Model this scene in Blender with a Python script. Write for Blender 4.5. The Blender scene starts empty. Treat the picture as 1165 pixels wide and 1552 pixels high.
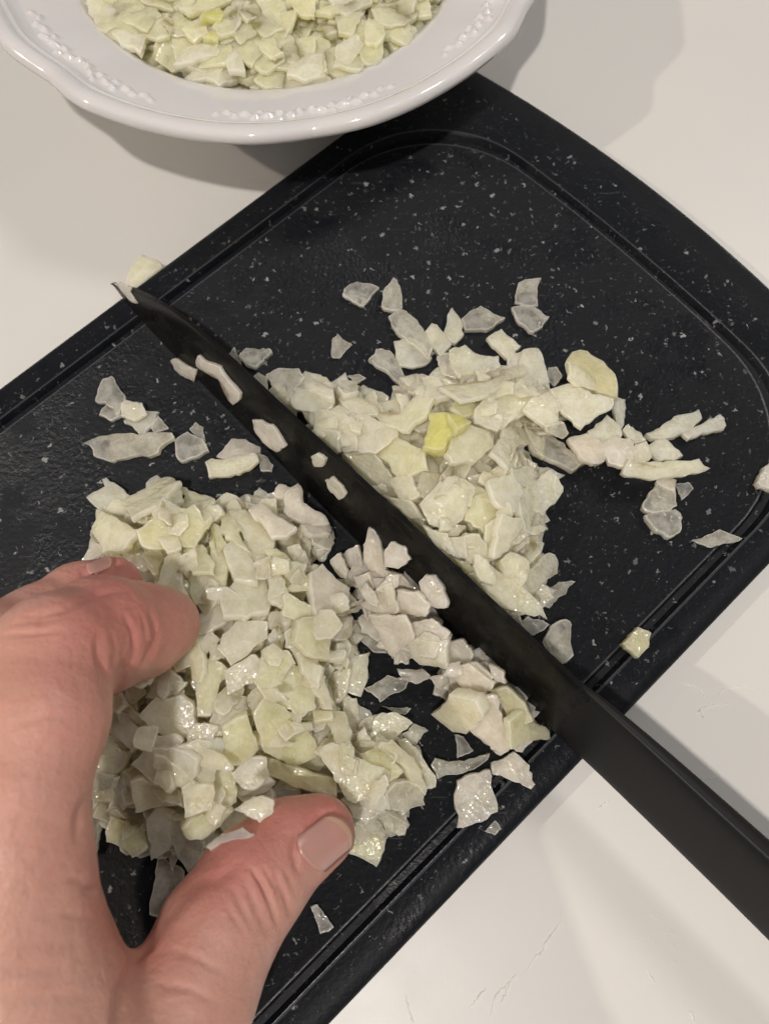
import bpy, bmesh, math, random
import numpy as np
from mathutils import Vector, Matrix, noise
from mathutils.bvhtree import BVHTree
random.seed(7); rng = random.Random(11)
SC = bpy.context.scene
COL = SC.collection
R = math.radians

# ---------------------------------------------------------------- camera (a phone held over the board)
F_PX, PW, PH = 1166.0, 1165.0, 1552.0
TILT, HC = R(17.0), 0.26
cam_d = bpy.data.cameras.new('camera'); cam = bpy.data.objects.new('camera', cam_d); COL.objects.link(cam)
cam.location = (0, 0, HC); cam.rotation_euler = (TILT, 0, 0)
cam_d.sensor_fit = 'VERTICAL'; cam_d.sensor_height = 36.0; cam_d.lens = 36.0 * F_PX / PH
cam_d.clip_start = 0.01; cam_d.clip_end = 20
cam_d.dof.use_dof = True; cam_d.dof.focus_distance = 0.235; cam_d.dof.aperture_fstop = 15.0
SC.camera = cam
SC.render.resolution_x, SC.render.resolution_y = 768, 1024

# ---------------------------------------------------------------- light: dim room, three ceiling lamps
w = bpy.data.worlds.new('World'); SC.world = w; w.use_nodes = True
w.node_tree.nodes['Background'].inputs[0].default_value = (0.90, 0.88, 0.85, 1)
w.node_tree.nodes['Background'].inputs[1].default_value = 0.25
def lamp(name, loc, energy, size, col):
    l = bpy.data.lights.new(name, 'AREA'); l.shape = 'DISK'; l.size = size; l.energy = energy; l.color = col
    o = bpy.data.objects.new(name, l); COL.objects.link(o); o.location = loc
    o.rotation_euler = (Vector((0, 0.1, 0)) - Vector(loc)).to_track_quat('-Z', 'Y').to_euler()
    return o
lamp('room_lamp', (-1.72, -0.30, 1.50), 15, 0.05, (1.0, 0.86, 0.72))      # low warm lamp from the side: crisp shadows to the right
lamp('ceiling_lamp', (-0.16, -0.60, 1.75), 21, 0.07, (1.0, 0.935, 0.86))      # almost overhead
lamp('window_glow', (0.78, 0.72, 1.30), 6.0, 0.30, (1.0, 0.95, 0.90))        # wide and soft
SC.view_settings.view_transform = 'Standard'; SC.view_settings.look = 'None'
SC.view_settings.exposure = 0.0; SC.view_settings.gamma = 1.0
SC.cycles.use_denoising = True
SC.cycles.max_bounces = 8; SC.cycles.diffuse_bounces = 5; SC.cycles.glossy_bounces = 3; SC.cycles.transmission_bounces = 4; SC.cycles.transparent_max_bounces = 6
SC.cycles.use_adaptive_sampling = True; SC.cycles.adaptive_threshold = .05; SC.cycles.adaptive_min_samples = 16
SC.cycles.sample_clamp_indirect = 4.0
SC.cycles.caustics_refractive = False; SC.cycles.caustics_reflective = False

# ---------------------------------------------------------------- helpers
CF = Vector((0, math.sin(TILT), -math.cos(TILT))); CU = Vector((0, math.cos(TILT), math.sin(TILT))); CR = Vector((1, 0, 0))
CO = Vector((0, 0, HC))
def ray(px, py):
    return CF + CR * ((px - PW / 2) / F_PX) - CU * ((py - PH / 2) / F_PX)
def un(px, py, z):
    d = ray(px, py); return CO + d * ((z - HC) / d.z)
def unp(px, py, p0, n):
    d = ray(px, py); return CO + d * ((p0 - CO).dot(n) / d.dot(n))
def proj(p):
    d = p - CO; k = d.dot(CF); return (PW / 2 + d.x / k * F_PX, PH / 2 - d.dot(CU) / k * F_PX)
def link(name, me, mats=(), parent=None):
    o = bpy.data.objects.new(name, me); COL.objects.link(o)
    for m in (mats if isinstance(mats, (list, tuple)) else [mats]): me.materials.append(m)
    if parent: o.parent = parent
    return o
def tag(o, label=None, cat=None, group=None, kind=None):
    if label: o['label'] = label
    if cat: o['category'] = cat
    if group: o['group'] = group
    if kind: o['kind'] = kind
    return o
def empty(name, loc):
    o = bpy.data.objects.new(name, None); COL.objects.link(o); o.location = loc; o.empty_display_size = .01; return o
def mesh(name, vs, fs, smooth=True):
    me = bpy.data.meshes.new(name); me.from_pydata([tuple(v) for v in vs], [], fs); me.update()
    if smooth: me.polygons.foreach_set('use_smooth', [True] * len(me.polygons))
    return me

# node helper
class NT:
    def __init__(s, name):
        s.m = bpy.data.materials.new(name); s.m.use_nodes = True; s.t = s.m.node_tree
        s.b = s.t.nodes['Principled BSDF']; s.out = s.t.nodes['Material Output']
    def n(s, typ, ins=None, **kw):
        nd = s.t.nodes.new('ShaderNode' + typ)
        for k, v in kw.items(): setattr(nd, k, v)
        for k, v in (ins or {}).items(): s.set(nd.inputs[k], v)
        return nd
    def set(s, sock, v):
        if isinstance(v, bpy.types.NodeSocket): s.t.links.new(v, sock)
        elif isinstance(v, bpy.types.Node): s.t.links.new(v.outputs[0], sock)
        else:
            if isinstance(v, tuple) and len(v) == 3 and sock.type == 'RGBA': v = v + (1,)
            sock.default_value = v
    def p(s, **kw):
        for k, v in kw.items(): s.set(s.b.inputs[k.replace('_', ' ')], v)
    def math(s, op, a, b=0.0, c=None, clamp=False):
        nd = s.n('Math', operation=op, use_clamp=clamp); s.set(nd.inputs[0], a); s.set(nd.inputs[1], b)
        if c is not None: s.set(nd.inputs[2], c)
        return nd.outputs[0]
    def mix(s, f, a, b, mode='MIX'):
        nd = s.n('Mix', data_type='RGBA', blend_type=mode); s.set(nd.inputs[0], f); s.set(nd.inputs[6], a); s.set(nd.inputs[7], b); return nd.outputs[2]
    def ramp(s, f, stops):
        nd = s.n('ValToRGB'); s.set(nd.inputs[0], f); e = nd.color_ramp.elements
        while len(e) < len(stops): e.new(0.5)
        for el, (p, c) in zip(e, stops): el.position = p; el.color = (c if isinstance(c, tuple) else (c, c, c)) + (1,)
        return nd.outputs[0]
    def bump(s, h, strength, dist, prev=None):
        nd = s.n('Bump'); s.set(nd.inputs['Strength'], strength); s.set(nd.inputs['Distance'], dist); s.set(nd.inputs['Height'], h)
        if prev is not None: s.set(nd.inputs['Normal'], prev)
        return nd.outputs[0]
    def vec(s, scale, coord='Object'):
        tc = s.n('TexCoord'); mp = s.n('Mapping'); s.t.links.new(tc.outputs[coord], mp.inputs[0]); mp.inputs['Scale'].default_value = scale
        return mp.outputs[0]
    def noise(s, v, scale, detail=3.0, rough=0.55, dist=0.0):
        nd = s.n('TexNoise', {'Vector': v, 'Scale': scale, 'Detail': detail, 'Roughness': rough, 'Distortion': dist}); return nd.outputs[0]

def onion_material(name, c1, c2, trans, sss, rough=.30, vein=.5, tl_amt=.30, rimw=.25, see=.2):
    """wet raw onion: lets light in and out again, glistens, paler and denser along its cut rims"""
    t = NT(name); v = t.vec((1, 1, 1)); oi = t.n('ObjectInfo'); rim = t.n('Attribute', attribute_name='rim').outputs['Fac']
    fib = t.noise(t.vec((150, 1000, 400)), 1.0, 3.0, .6, .5)
    fine = t.noise(t.vec((500, 2600, 900)), 1.0, 2.0, .6, .3)
    blot = t.noise(v, 190, 3.0, .6)
    c = t.mix(oi.outputs['Random'], c1, c2)
    c = t.mix(t.math('MULTIPLY', t.ramp(fib, [(.35, 0.0), (.75, 1.0)]), vein), c, tuple(min(1, x * 1.10 + .04) for x in c2))
    c = t.mix(t.math('MULTIPLY', t.ramp(blot, [(.40, 0.0), (.68, 1.0)]), .45), c, tuple(x * .80 for x in c1))
    c = t.mix(t.math('MULTIPLY', rim, rimw), c, (.95, .93, .82))
    lw = t.n('LayerWeight', {'Blend': .4}).outputs['Facing']
    sees = t.math('MULTIPLY', t.math('MULTIPLY', t.math('MULTIPLY_ADD', blot, 1.4, .3), see), t.math('MULTIPLY', t.math('MULTIPLY_ADD', rim, -.6, 1.0), t.math('MULTIPLY_ADD', lw, -.8, 1.0)), clamp=True)
    tr = t.math('MULTIPLY', t.math('MULTIPLY_ADD', rim, -.75, 1.0, clamp=True), t.math('MULTIPLY', trans, t.math('MULTIPLY_ADD', blot, .9, .55), clamp=True))
    wet = t.ramp(t.noise(v, 120, 2.0), [(.36, 0.), (.56, 1.)])
    rv = t.math('MULTIPLY_ADD', wet, -.16, rough + .08)
    cells = t.n('TexVoronoi', {'Vector': t.vec((1, .5, 1)), 'Scale': 1000.0}, feature='SMOOTH_F1').outputs[0]
    nb = t.bump(fib, .5, .0006); nb = t.bump(fine, .3, .0003, nb); nb = t.bump(cells, .35, .0004, nb); nb = t.bump(blot, .6, .0011, nb)
    cn = t.bump(cells, .7, .0004, t.bump(blot, .6, .0012))
    t.p(Base_Color=c, Roughness=rv, IOR=1.36, Transmission_Weight=tr, Subsurface_Weight=sss, Subsurface_Radius=(1.0, 1.0, .92),
        Subsurface_Scale=.005, Normal=nb, Coat_Weight=t.math('MULTIPLY_ADD', wet, .7, .2), Coat_Roughness=.09, Coat_Normal=cn, Specular_IOR_Level=.5)
    tl = t.n('BsdfTranslucent', {'Color': c, 'Normal': nb}); ms = t.n('MixShader'); ms.inputs[0].default_value = tl_amt
    t.t.links.new(t.b.outputs[0], ms.inputs[1]); t.t.links.new(tl.outputs[0], ms.inputs[2]); tp = t.n('BsdfTransparent'); tp.inputs[0].default_value = (.97, .97, .90, 1); m2 = t.n('MixShader'); t.t.links.new(sees, m2.inputs[0])
    t.t.links.new(ms.outputs[0], m2.inputs[1]); t.t.links.new(tp.outputs[0], m2.inputs[2]); t.t.links.new(m2.outputs[0], t.out.inputs[0])
    return t.m
M = {}
M['w'] = onion_material('onion_flesh', (.972, .905, .655), (.985, .945, .775), 0.0, 1.0, tl_amt=.22, see=.30)
M['v'] = onion_material('onion_flesh_green', (.96, .905, .55), (.975, .935, .67), 0.0, 1.0, tl_amt=.22, see=.28)
M['h'] = onion_material('onion_flesh_pale_grey', (.94, .88, .66), (.965, .92, .75), 0.0, 1.0, vein=.7, tl_amt=.2, see=.36)
M['g'] = onion_material('onion_flesh_thin', (.84, .79, .68), (.94, .89, .78), .12, .8, vein=.8, tl_amt=.2, rimw=.2, see=.62)
M['p'] = onion_material('onion_flesh_shaded_pink', (.88, .78, .66), (.94, .87, .76), 0.0, .9, vein=.6, tl_amt=.2, see=.30)  # pinkish grey flesh: the shade beside the knife is painted into this colour
M['y'] = onion_material('onion_core_yellow', (.88, .85, .32), (.92, .90, .48), .10, .9, see=.1)
M['c'] = onion_material('onion_flesh_cream', (.82, .77, .50), (.90, .86, .63), .1, .9, see=.15)

def table_mat():
    t = NT('white_laminate'); v = t.vec((1, 1, 1))
    fine = t.noise(v, 900, 3.0, .6); mid = t.noise(v, 55, 4.0, .5); big = t.noise(v, 6, 3.0)
    c = t.mix(t.ramp(big, [(.35, 0.), (.7, 1.)]), (.62, .605, .585), (.655, .635, .61))
    # dried smears: thin ridges running diagonally
    mp = t.n('Mapping'); t.t.links.new(t.n('TexCoord').outputs['Object'], mp.inputs[0]); mp.inputs['Rotation'].default_value = (0, 0, R(-52)); mp.inputs['Scale'].default_value = (30, 150, 1)
    ridge = t.ramp(t.noise(mp.outputs[0], 1.0, 5.0, .65, 1.2), [(.60, 0.), (.64, 1.), (.67, 0.)])
    patch = t.ramp(t.noise(v, 16, 2.0), [(.56, 0.), (.64, 1.)])
    rd = t.math('MULTIPLY', ridge, patch)
    nb = t.bump(fine, .06, .0003); nb = t.bump(mid, .08, .0006, nb); nb = t.bump(rd, .16, .0003, nb)
    t.p(Base_Color=c, Roughness=t.math('MULTIPLY_ADD', mid, .16, .30), Normal=nb, Specular_IOR_Level=.45)
    return t.m
def board_mat(speck=True):
    t = NT('speckled_black_board' if speck else 'plain_black_board'); v = t.vec((1, 1, 1))
    big = t.noise(v, 20, 3.0)
    c = t.mix(big, (.0038, .0046, .0068), (.0068, .0082, .0115))
    if speck:
        wv = t.n('VectorMath', operation='ADD'); t.set(wv.inputs[0], v)
        nz = t.n('TexNoise', {'Vector': v, 'Scale': 700.0, 'Detail': 2.0}); sc = t.n('VectorMath', operation='SCALE'); t.t.links.new(nz.outputs[1], sc.inputs[0]); sc.inputs[3].default_value = .0040
        t.t.links.new(sc.outputs[0], wv.inputs[1])
        tot = None
        for scale, rmax, keep, lum in ((165., .12, .34, .26), (330., .14, .34, .17), (640., .16, .36, .09)):
            vo = t.n('TexVoronoi', {'Vector': wv.outputs[0], 'Scale': scale, 'Randomness': 1.0}, voronoi_dimensions='2D')
            sp = t.n('SeparateColor'); t.t.links.new(vo.outputs['Color'], sp.inputs[0])
            rad = t.math('MULTIPLY', t.math('GREATER_THAN', keep, sp.outputs[0]), t.math('MULTIPLY_ADD', sp.outputs[1], rmax, .03))
            m = t.math('MULTIPLY', t.math('MULTIPLY', t.math('SUBTRACT', rad, vo.outputs['Distance']), 26.0, clamp=True), t.math('MULTIPLY_ADD', sp.outputs[2], lum, lum * .35))
            tot = m if tot is None else t.math('MAXIMUM', tot, m)
        c = t.mix(tot, c, (.80, .80, .80))
        # scratch haze in the cutting area
        mp = t.n('Mapping'); t.t.links.new(t.n('TexCoord').outputs['Object'], mp.inputs[0]); mp.inputs['Rotation'].default_value = (0, 0, R(-35)); mp.inputs['Scale'].default_value = (70, 900, 1)
        scr = t.ramp(t.noise(mp.outputs[0], 1.0, 2.0), [(.66, 0.), (.74, 1.)])
        c = t.mix(t.math('MULTIPLY', scr, t.math('MULTIPLY', t.ramp(t.noise(v, 25, 2.0), [(.5, 0.), (.65, 1.)]), .10)), c, (.5, .5, .5))
    nb = t.bump(t.noise(v, 650, 3.0, .6), .5, .0005); nb = t.bump(t.noise(v, 210, 2.0), .2, .0008, nb)
    t.p(Base_Color=c, Roughness=t.math('MULTIPLY_ADD', big, .20, t.math('MULTIPLY_ADD', t.ramp(t.noise(v, 38, 4.0, .6), [(.5, 0.), (.58, 1.)]), -.22, .46)), Normal=nb, Specular_IOR_Level=.20)
    return t.m
def simple(name, col, rough, bump=0, scale=300, **kw):
    t = NT(name)
    if bump: kw['Normal'] = t.bump(t.noise(t.vec((1, 1, 1)), scale, 3.0), bump, .0004)
    t.p(Base_Color=col, Roughness=rough, **kw); return t.m
def porcelain():
    t = NT('white_porcelain'); v = t.vec((1, 1, 1))
    c = t.mix(t.noise(v, 12, 2.0), (.62, .605, .61), (.66, .645, .645))
    t.p(Base_Color=c, Roughness=t.math('MULTIPLY_ADD', t.noise(v, 60, 2.0), .10, .10), Coat_Weight=.6, Coat_Roughness=.06, Subsurface_Weight=.1, Subsurface_Scale=.005,
        Normal=t.bump(t.noise(v, 40, 2.0), .08, .001))
    return t.m
def skin():
    t = NT('skin'); v = t.vec((1, 1, 1))
    at = t.n('Attribute', attribute_name='flush'); fl = at.outputs['Fac']
    n1 = t.noise(v, 55, 4.0, .6); n2 = t.noise(v, 220, 3.0)
    c = t.mix(n1, (.50, .255, .200), (.57, .32, .25))
    f = t.math('ADD', fl, t.math('MULTIPLY_ADD', n2, .35, -.17), clamp=True)
    c = t.mix(f, c, (.53, .20, .165))
    c = t.mix(t.math('MULTIPLY', t.ramp(t.noise(v, 480, 2.0), [(.62, 0.), (.74, 1.)]), .18), c, (.42, .15, .12))
    vo = t.n('TexVoronoi', {'Vector': t.vec((1, 1.6, 1)), 'Scale': 1500.0}, feature='DISTANCE_TO_EDGE').outputs[0]
    nb = t.bump(t.ramp(vo, [(0., 0.), (.12, 1.)]),   .24, .0003)
    nb = t.bump(t.noise(v, 260, 5.0, .6), .75, .0009, nb); nb = t.bump(n1, .3, .0015, nb)
    t.p(Base_Color=c, Roughness=t.math('MULTIPLY_ADD', n2, .2, .34), Normal=nb, Subsurface_Weight=.35, Subsurface_Radius=(1.0, .35, .18),
        Subsurface_Scale=.0018, Specular_IOR_Level=.45, Coat_Weight=t.math('MULTIPLY', t.ramp(t.noise(v, 70, 3.0), [(.45, 0.), (.62, 1.)]), .35), Coat_Roughness=.28, Coat_Normal=nb)
    return t.m
M['table'] = table_mat(); M['board'] = board_mat(); M['board_plain'] = board_mat(False); M['board_lip'] = simple('worn_glint_board_lip', (.034, .035, .038), .38, .5, 700)  # groove lips: lighter grey stands for wear and a painted highlight together
_b = NT('black_coated_steel'); _v = _b.vec((1, 1, 1)); _s = _b.ramp(_b.noise(_v, 90, 4.0, .65, .6), [(.42, 0.), (.62, 1.)])
_b.p(Base_Color=_b.mix(_s, (.005, .005, .005), (.0075, .0075, .0075)), Roughness=_b.math('MULTIPLY_ADD', _s, .16, .20), Specular_IOR_Level=.24, Normal=_b.bump(_b.noise(_v, 500, 2.0), .06, .0003)); M['blade'] = _b.m
M['bevel'] = simple('dark_ground_edge', (.05, .048, .045), .25, .05, 500, Metallic=.6)
M['handle'] = simple('dark_handle_plastic', (.008, .008, .008), .46, .12, 900, Specular_IOR_Level=.22)
M['bowl'] = porcelain(); M['skin'] = skin()
M['nail'] = simple('fingernail', (.49, .265, .225), .2, .12, 350, Subsurface_Weight=.4, Subsurface_Radius=(1., .4, .25), Subsurface_Scale=.002, Coat_Weight=.3, Coat_Roughness=.2)
M['nail_tip'] = simple('fingernail_free_edge', (.50, .31, .22), .35, .05, 350, Subsurface_Weight=.3, Subsurface_Scale=.001)
# ================================================================ TABLE
TB = 0.0005
me = mesh('table', [(-2.5, -2.5, 0), (2.5, -2.5, 0), (2.5, 2.5, 0), (-2.5, 2.5, 0)], [(0, 1, 2, 3)], False)
table = link('table', me, M['table']); tag(table, kind='structure')

# dried smears: thin raised ridges on the laminate
vs = []; fs = []
sm_r = random.Random(3)
for ln in [[(1030,1033),(1046,1040),(1058,1044),(1068,1058)], [(1054,1086),(1060,1076),(1080,1070),(1110,1063)], [(1085,1052),(1100,1044),(1120,1040),(1152,1046)], [(1070,1182),(1082,1178),(1092,1174)], [(852,1380),(848,1400),(832,1418),(822,1440),(806,1456),(792,1482)],
           [(782,1474),(772,1490),(766,1508),(758,1522)], [(737,1498),(724,1512),(711,1527)], [(772,1490),(752,1506),(742,1540)], [(615,1508),(620,1530),(627,1556)], [(905,1226),(916,1219),(926,1214)], [(979,1470),(992,1490)], [(1040,1530),(1052,1548)], [(1066,1090),(1064,1078)]]:
    P = []
    for a_, b_ in zip(ln[:-1], ln[1:]):
        for q in range(5): f = q / 5; P.append(un(a_[0] + (b_[0] - a_[0]) * f + sm_r.gauss(0, 1.2), a_[1] + (b_[1] - a_[1]) * f + sm_r.gauss(0, 1.2), 0))
    P.append(un(ln[-1][0], ln[-1][1], 0)); b0 = len(vs); n_ = len(P)
    for i, p in enumerate(P):
        d = (P[min(i + 1, n_ - 1)] - P[max(i - 1, 0)]).normalized(); s_ = Vector((-d.y, d.x, 0)); w_ = .00028 * (math.sin(math.pi * (i + .3) / (n_ + .3)) + .25) * sm_r.uniform(.6, 1.3)
        vs += [p - s_ * w_ - Vector((0, 0, .0001)), p - s_ * w_ * .5 + Vector((0, 0, w_ * .7)), p + s_ * w_ * .5 + Vector((0, 0, w_ * .7)), p + s_ * w_ - Vector((0, 0, .0001))]
    for i in range(n_ - 1):
        for k in range(3): fs.append((b0 + 4 * i + k, b0 + 4 * i + k + 1, b0 + 4 * i + k + 5, b0 + 4 * i + k + 4))
sm = link('dried_smear', mesh('dried_smear', vs, fs), simple('dried_smear', (.70, .68, .64), .28)); sm.parent = table; tag(sm, kind='stuff')

# ================================================================ CUTTING BOARD
AU = R(42.85); BU = Vector((math.cos(AU), math.sin(AU), 0)); BN = Vector((-BU.y, BU.x, 0)); BC = Vector((0.0033, -0.0572, 0))
BT = 0.012                     # height of the board's top
HWID = 0.1135
def bw(u, n, z): return BC + BU * u + BN * (n + HWID) + Vector((0, 0, z))     # n measured from the long axis
def bowed(u_end, half, sag, rc, u0, step=.004):
    """outline of a strip with a bowed end: list of (u, n), counter-clockwise, from (u0,-half) round the end to (u0,half)"""
    # end: u = u_end - sag*(n/half)^2 ; corners rounded with radius rc
    def f(n): return u_end - sag * (n / half) ** 2
    nc = half - rc
    uc = f(nc) ; sl = math.atan(2 * sag * nc / half ** 2)
    cx = uc - rc * math.cos(sl) + 0; cn = nc - rc * math.sin(sl)
    # adjust so that the arc touches n = half
    sh = half - (cn + rc); cn += sh
    pts = []
    k = int((cx - u0) / step)
    for i in range(k): pts.append((u0 + (cx - u0) * i / k, -half))
    a0 = -math.pi / 2; a1 = -sl
    m = 14
    for i in range(m + 1):
        a = a0 + (a1 - a0) * i / m; pts.append((cx + rc * math.cos(a), -cn + rc * math.sin(a)))
    n1 = cn + rc * math.sin(a1 * -1)
    n1 = abs(-cn + rc * math.sin(a1))
    kk = 40
    uu = cx + rc * math.cos(a1)
    for i in range(1, kk):
        n = -n1 + 2 * n1 * i / kk; pts.append((uu + (u_end - uu) * (1 - (n / n1) ** 2), n))
    for i in range(m + 1):
        a = -(a1 + (a0 - a1) * i / m); pts.append((cx + rc * math.cos(a), cn + rc * math.sin(a)))
    for i in range(k): pts.append((cx + (u0 - cx) * (i + 1) / k, half))
    return pts
U0 = -0.16
def resample(pts, n):
    P = np.array(pts); d = np.r_[0, np.cumsum(np.hypot(*np.diff(P, axis=0).T))]; s = np.linspace(0, d[-1], n)
    return np.c_[np.interp(s, d, P[:, 0]), np.interp(s, d, P[:, 1])]
NB = 260
outer = resample(bowed(.2568, .1135, .0125, .013, U0), NB)
def inset_outline(side, end, sag, rc): return resample(bowed(.2568 - end, .1135 - side, sag, rc, U0), NB)
rings = [  # (outline, z)
    (inset_outline(.0010, .0010, .0125, .013), 0.0),
    (inset_outline(.0000, .0000, .0125, .013), 0.0012),
    (inset_outline(.0000, .0000, .0125, .013), BT - .0022),
    (inset_outline(.0006, .0006, .0125, .013), BT - .0010),
    (inset_outline(.0018, .0022, .0125, .013), BT - .0003),
    (inset_outline(.0040, .0125, .0125, .020), BT),
]
groove = [
    (inset_outline(0.0104, 0.0283, .0075, .050), BT + 0.0000),
    (inset_outline(0.0108, 0.0287, .0075, .050), BT + 0.0004),
    (inset_outline(0.0113, 0.0292, .0075, .050), BT + 0.0004),
    (inset_outline(0.0118, 0.0297, .0075, .050), BT + -0.0004),
    (inset_outline(0.0126, 0.0305, .0075, .050), BT + -0.0019),
    (inset_outline(0.0146, 0.0325, .0075, .050), BT + -0.0020),
    (inset_outline(0.0153, 0.0332, .0075, .050), BT + -0.0008),
    (inset_outline(0.0157, 0.0336, .0075, .050), BT + 0.0004),
    (inset_outline(0.0162, 0.0341, .0075, .050), BT + 0.0004),
    (inset_outline(0.0167, 0.0346, .0075, .050), BT + 0.0000),
]
# the sloping end: the outermost band drops a little at the bowed end
vs = []; fs = []; mi = []
allr = rings + groove
for k, (o, z) in enumerate(allr):
    for i, (u, n) in enumerate(o):
        zz = z
        if 1 < k < 5: zz = z - .0028 * max(0, min(1, (u - .195) / .04)) * (1.0 if k < 5 else 0)
        vs.append(bw(u, n, zz))
for k in range(len(allr) - 1):
    for i in range(NB - 1):
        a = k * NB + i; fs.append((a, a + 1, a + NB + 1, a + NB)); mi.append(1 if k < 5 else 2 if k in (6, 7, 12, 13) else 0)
last = (len(allr) - 1) * NB
for i in range(NB // 2 - 1):
    a, b = last + i, last + NB - 1 - i
    fs.append((a, a + 1, b - 1, b)); mi.append(0)
fs.append(tuple(range(NB - 1, -1, -1))); mi.append(1)
# closed far end
me = mesh('board_body', vs, fs)
board = empty('cutting_board', bw(.05, 0, 0))
tag(board, 'black speckled plastic cutting board with juice groove on the white table', 'cutting board')
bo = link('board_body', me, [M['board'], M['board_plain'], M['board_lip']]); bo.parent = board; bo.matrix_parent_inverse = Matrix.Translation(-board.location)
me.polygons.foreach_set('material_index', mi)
me.set_sharp_from_angle(angle=R(50))

# ================================================================ BOWL
BOW = Vector((-.0452, .3018, 0)); RB = .111; ZR = .055
p = un(474, 205, ZR) - BOW; CUSP = math.atan2(p.y, p.x); LOB = 2 * math.pi / 7
def lobe(th):
    x = ((th - CUSP) / LOB + .5) % 1.0 - .5      # -0.5..0.5, cusp at 0
    ax = abs(x)
    return -.020 * math.exp(-(ax / .10) ** 1.6) + .010 * math.exp(-((ax - .20) / .09) ** 2) - .006 * math.exp(-((ax - .5) / .10) ** 2)
prof = [  # r/RB, z, lobe influence
 (0.0, .0100, 0), (.25, .0100, 0), (.42, .0108, 0), (.50, .0135, 0), (.56, .0190, 0), (.61, .0270, .03), (.65, .0345, .05), (.68, .0392, .08), (.70, .0412, .1)]
for i in range(1, 31):
    f = i / 30; prof.append((.70 + .205 * f, .0412 + .0080 * f ** .9, .1 + .7 * f))
prof += [(.913, .0505, .9), (.918, .0519, .9), (.925, .0524, .95), (.931, .0520, .95), (.936, .0528, 1), (.942, .0540, 1), (.955, .0546, 1), (.97, .0549, 1), (.984, .0548, 1), (.994, .0541, 1), (1.0, .0527, 1), (.999, .0512, 1), (.990, .0503, 1),
 (.96, .0490, 1), (.90, .0455, .7), (.80, .0410, .4), (.72, .0365, .1), (.67, .0310, 0), (.62, .0225, 0), (.56, .0120, 0), (.50, .0066, 0), (.47, .0040, 0), (.465, .0004, 0), (.44, .0004, 0), (.435, .0035, 0), (.2, .0045, 0), (0.0, .0045, 0)]
NS = 840
# relief of leaves and buds: (lobe phase, r, len, wid, angle, height)
leaves = []
for s in (-1, 1):
    for (ph, r, L, W, a, h) in ((.06, .865, .020, .012, .3, 1.0), (.105, .850, .018, .010, -.5, .9), (.10, .880, .016, .009, .9, .8), (.15, .862, .022, .010, .1, 1.), (.185, .842, .014, .009, -.8, .8), (.20, .868, .020, .010, .5, .9),
                                (.245, .850, .022, .009, .0, .9), (.285, .862, .013, .011, .0, .8), (.32, .845, .018, .008, -.4, .7), (.36, .858, .014, .008, .4, .6), (.025, .850, .013, .013, 0, 1.1)):
        leaves.append((s * ph, r, L, W, s * a, h))
def relief(th, r):
    x = ((th - CUSP) / LOB + .5) % 1.0 - .5
    v = 0
    for (ph, lr, L, W, a, h) in leaves:
        dx = (x - ph) * LOB * r; dy = r - lr
        if abs(dx) > .05 or abs(dy) > .05: continue
        ca, sa = math.cos(a), math.sin(a); e = ((dx * ca + dy * sa) / L) ** 2 + ((-dx * sa + dy * ca) / W) ** 2
        if e < 1: v = max(v, h * (1 - e) ** .6)
    return v * .0017
vs = []; fs = []
np_ = len(prof)
for j in range(NS):
    th = 2 * math.pi * j / NS; lb = lobe(th)
    for (r, z, k) in prof:
        rr = r * (1 + lb * k)
        dz = 0
        if .78 < r < .93 and z > .0425 + (r - .70) * .018: dz = relief(th, r)
        dz += (lb * .10 * k if z > .04 else 0)
        vs.append((BOW.x + rr * RB * math.cos(th), BOW.y + rr * RB * math.sin(th), z + dz + TB))
for j in range(NS):
    a = j * np_; b = ((j + 1) % NS) * np_
    for k in range(np_ - 1): fs.append((a + k, b + k, b + k + 1, a + k + 1))
me = mesh('serving_bowl', vs, fs)
bowl = link('serving_bowl', me, M['bowl']); tag(bowl, 'white porcelain bowl with scalloped rim and embossed leaves, holding chopped onion', 'bowl')

# ================================================================ KNIFE
def arr(lst): return [un(*p) for p in lst]
edge = arr([(176, 431, .0175), (190, 446, .0160), (207, 463, .0146), (228, 490, .0138), (257, 524, .0135), (293, 563, .0135), (357, 633, .0136), (452, 740, .0140), (529, 822, .0144), (620, 908, .0148), (700, 983, .0152), (780, 1055, .0156), (842, 1112, .0160), (880, 1146, .0162)])
spine = arr([(173, 428, .0180), (186, 431, .0210), (203, 437, .0245), (230, 449, .0280), (259, 468, .0315), (292, 494, .0335), (352, 549, .0350), (452, 646, .0362), (529, 713, .0370), (620, 794, .0378), (700, 868, .0384), (780, 943, .0390), (842, 1001, .0396), (898, 1052, .0400)])
bp_n = (edge[12] - edge[6]).cross(spine[9] - edge[6]).normalized()
if bp_n.z < 0: bp_n = -bp_n
bp_p = edge[6].copy()
def onpl(p): return p - bp_n * (p - bp_p).dot(bp_n)
knife = empty('kitchen_knife', edge[9])
tag(knife, 'black kitchen knife laid across the board between the two onion heaps', 'knife')
def kpart(name, me, m):
    o = link(name, me, m); o.parent = knife; o.matrix_parent_inverse = Matrix.Translation(-knife.location); return o
vs = []; fs = []
NSx = 9
secs = []
for e, s in zip(edge, spine):
    e = onpl(e); s = onpl(s); row = []
    H = (s - e).length
    for (t, th) in ((0, .00008), (.035, .00030), (.5, .0007), (.94, .00105), (1.0, .00085)):
        row.append(e.lerp(s, t) + bp_n * th)
    for (t, th) in ((1.0, .00085), (.94, .00105), (.5, .0007), (.035, .00030), (0, .00008)):
        row.append(e.lerp(s, t) - bp_n * th)
    secs.append(row)
nr = 10
for row in secs: vs += row
for i in range(len(secs) - 1):
    for k in range(nr): fs.append((i * nr + k, i * nr + (k + 1) % nr, (i + 1) * nr + (k + 1) % nr, (i + 1) * nr + k))
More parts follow.
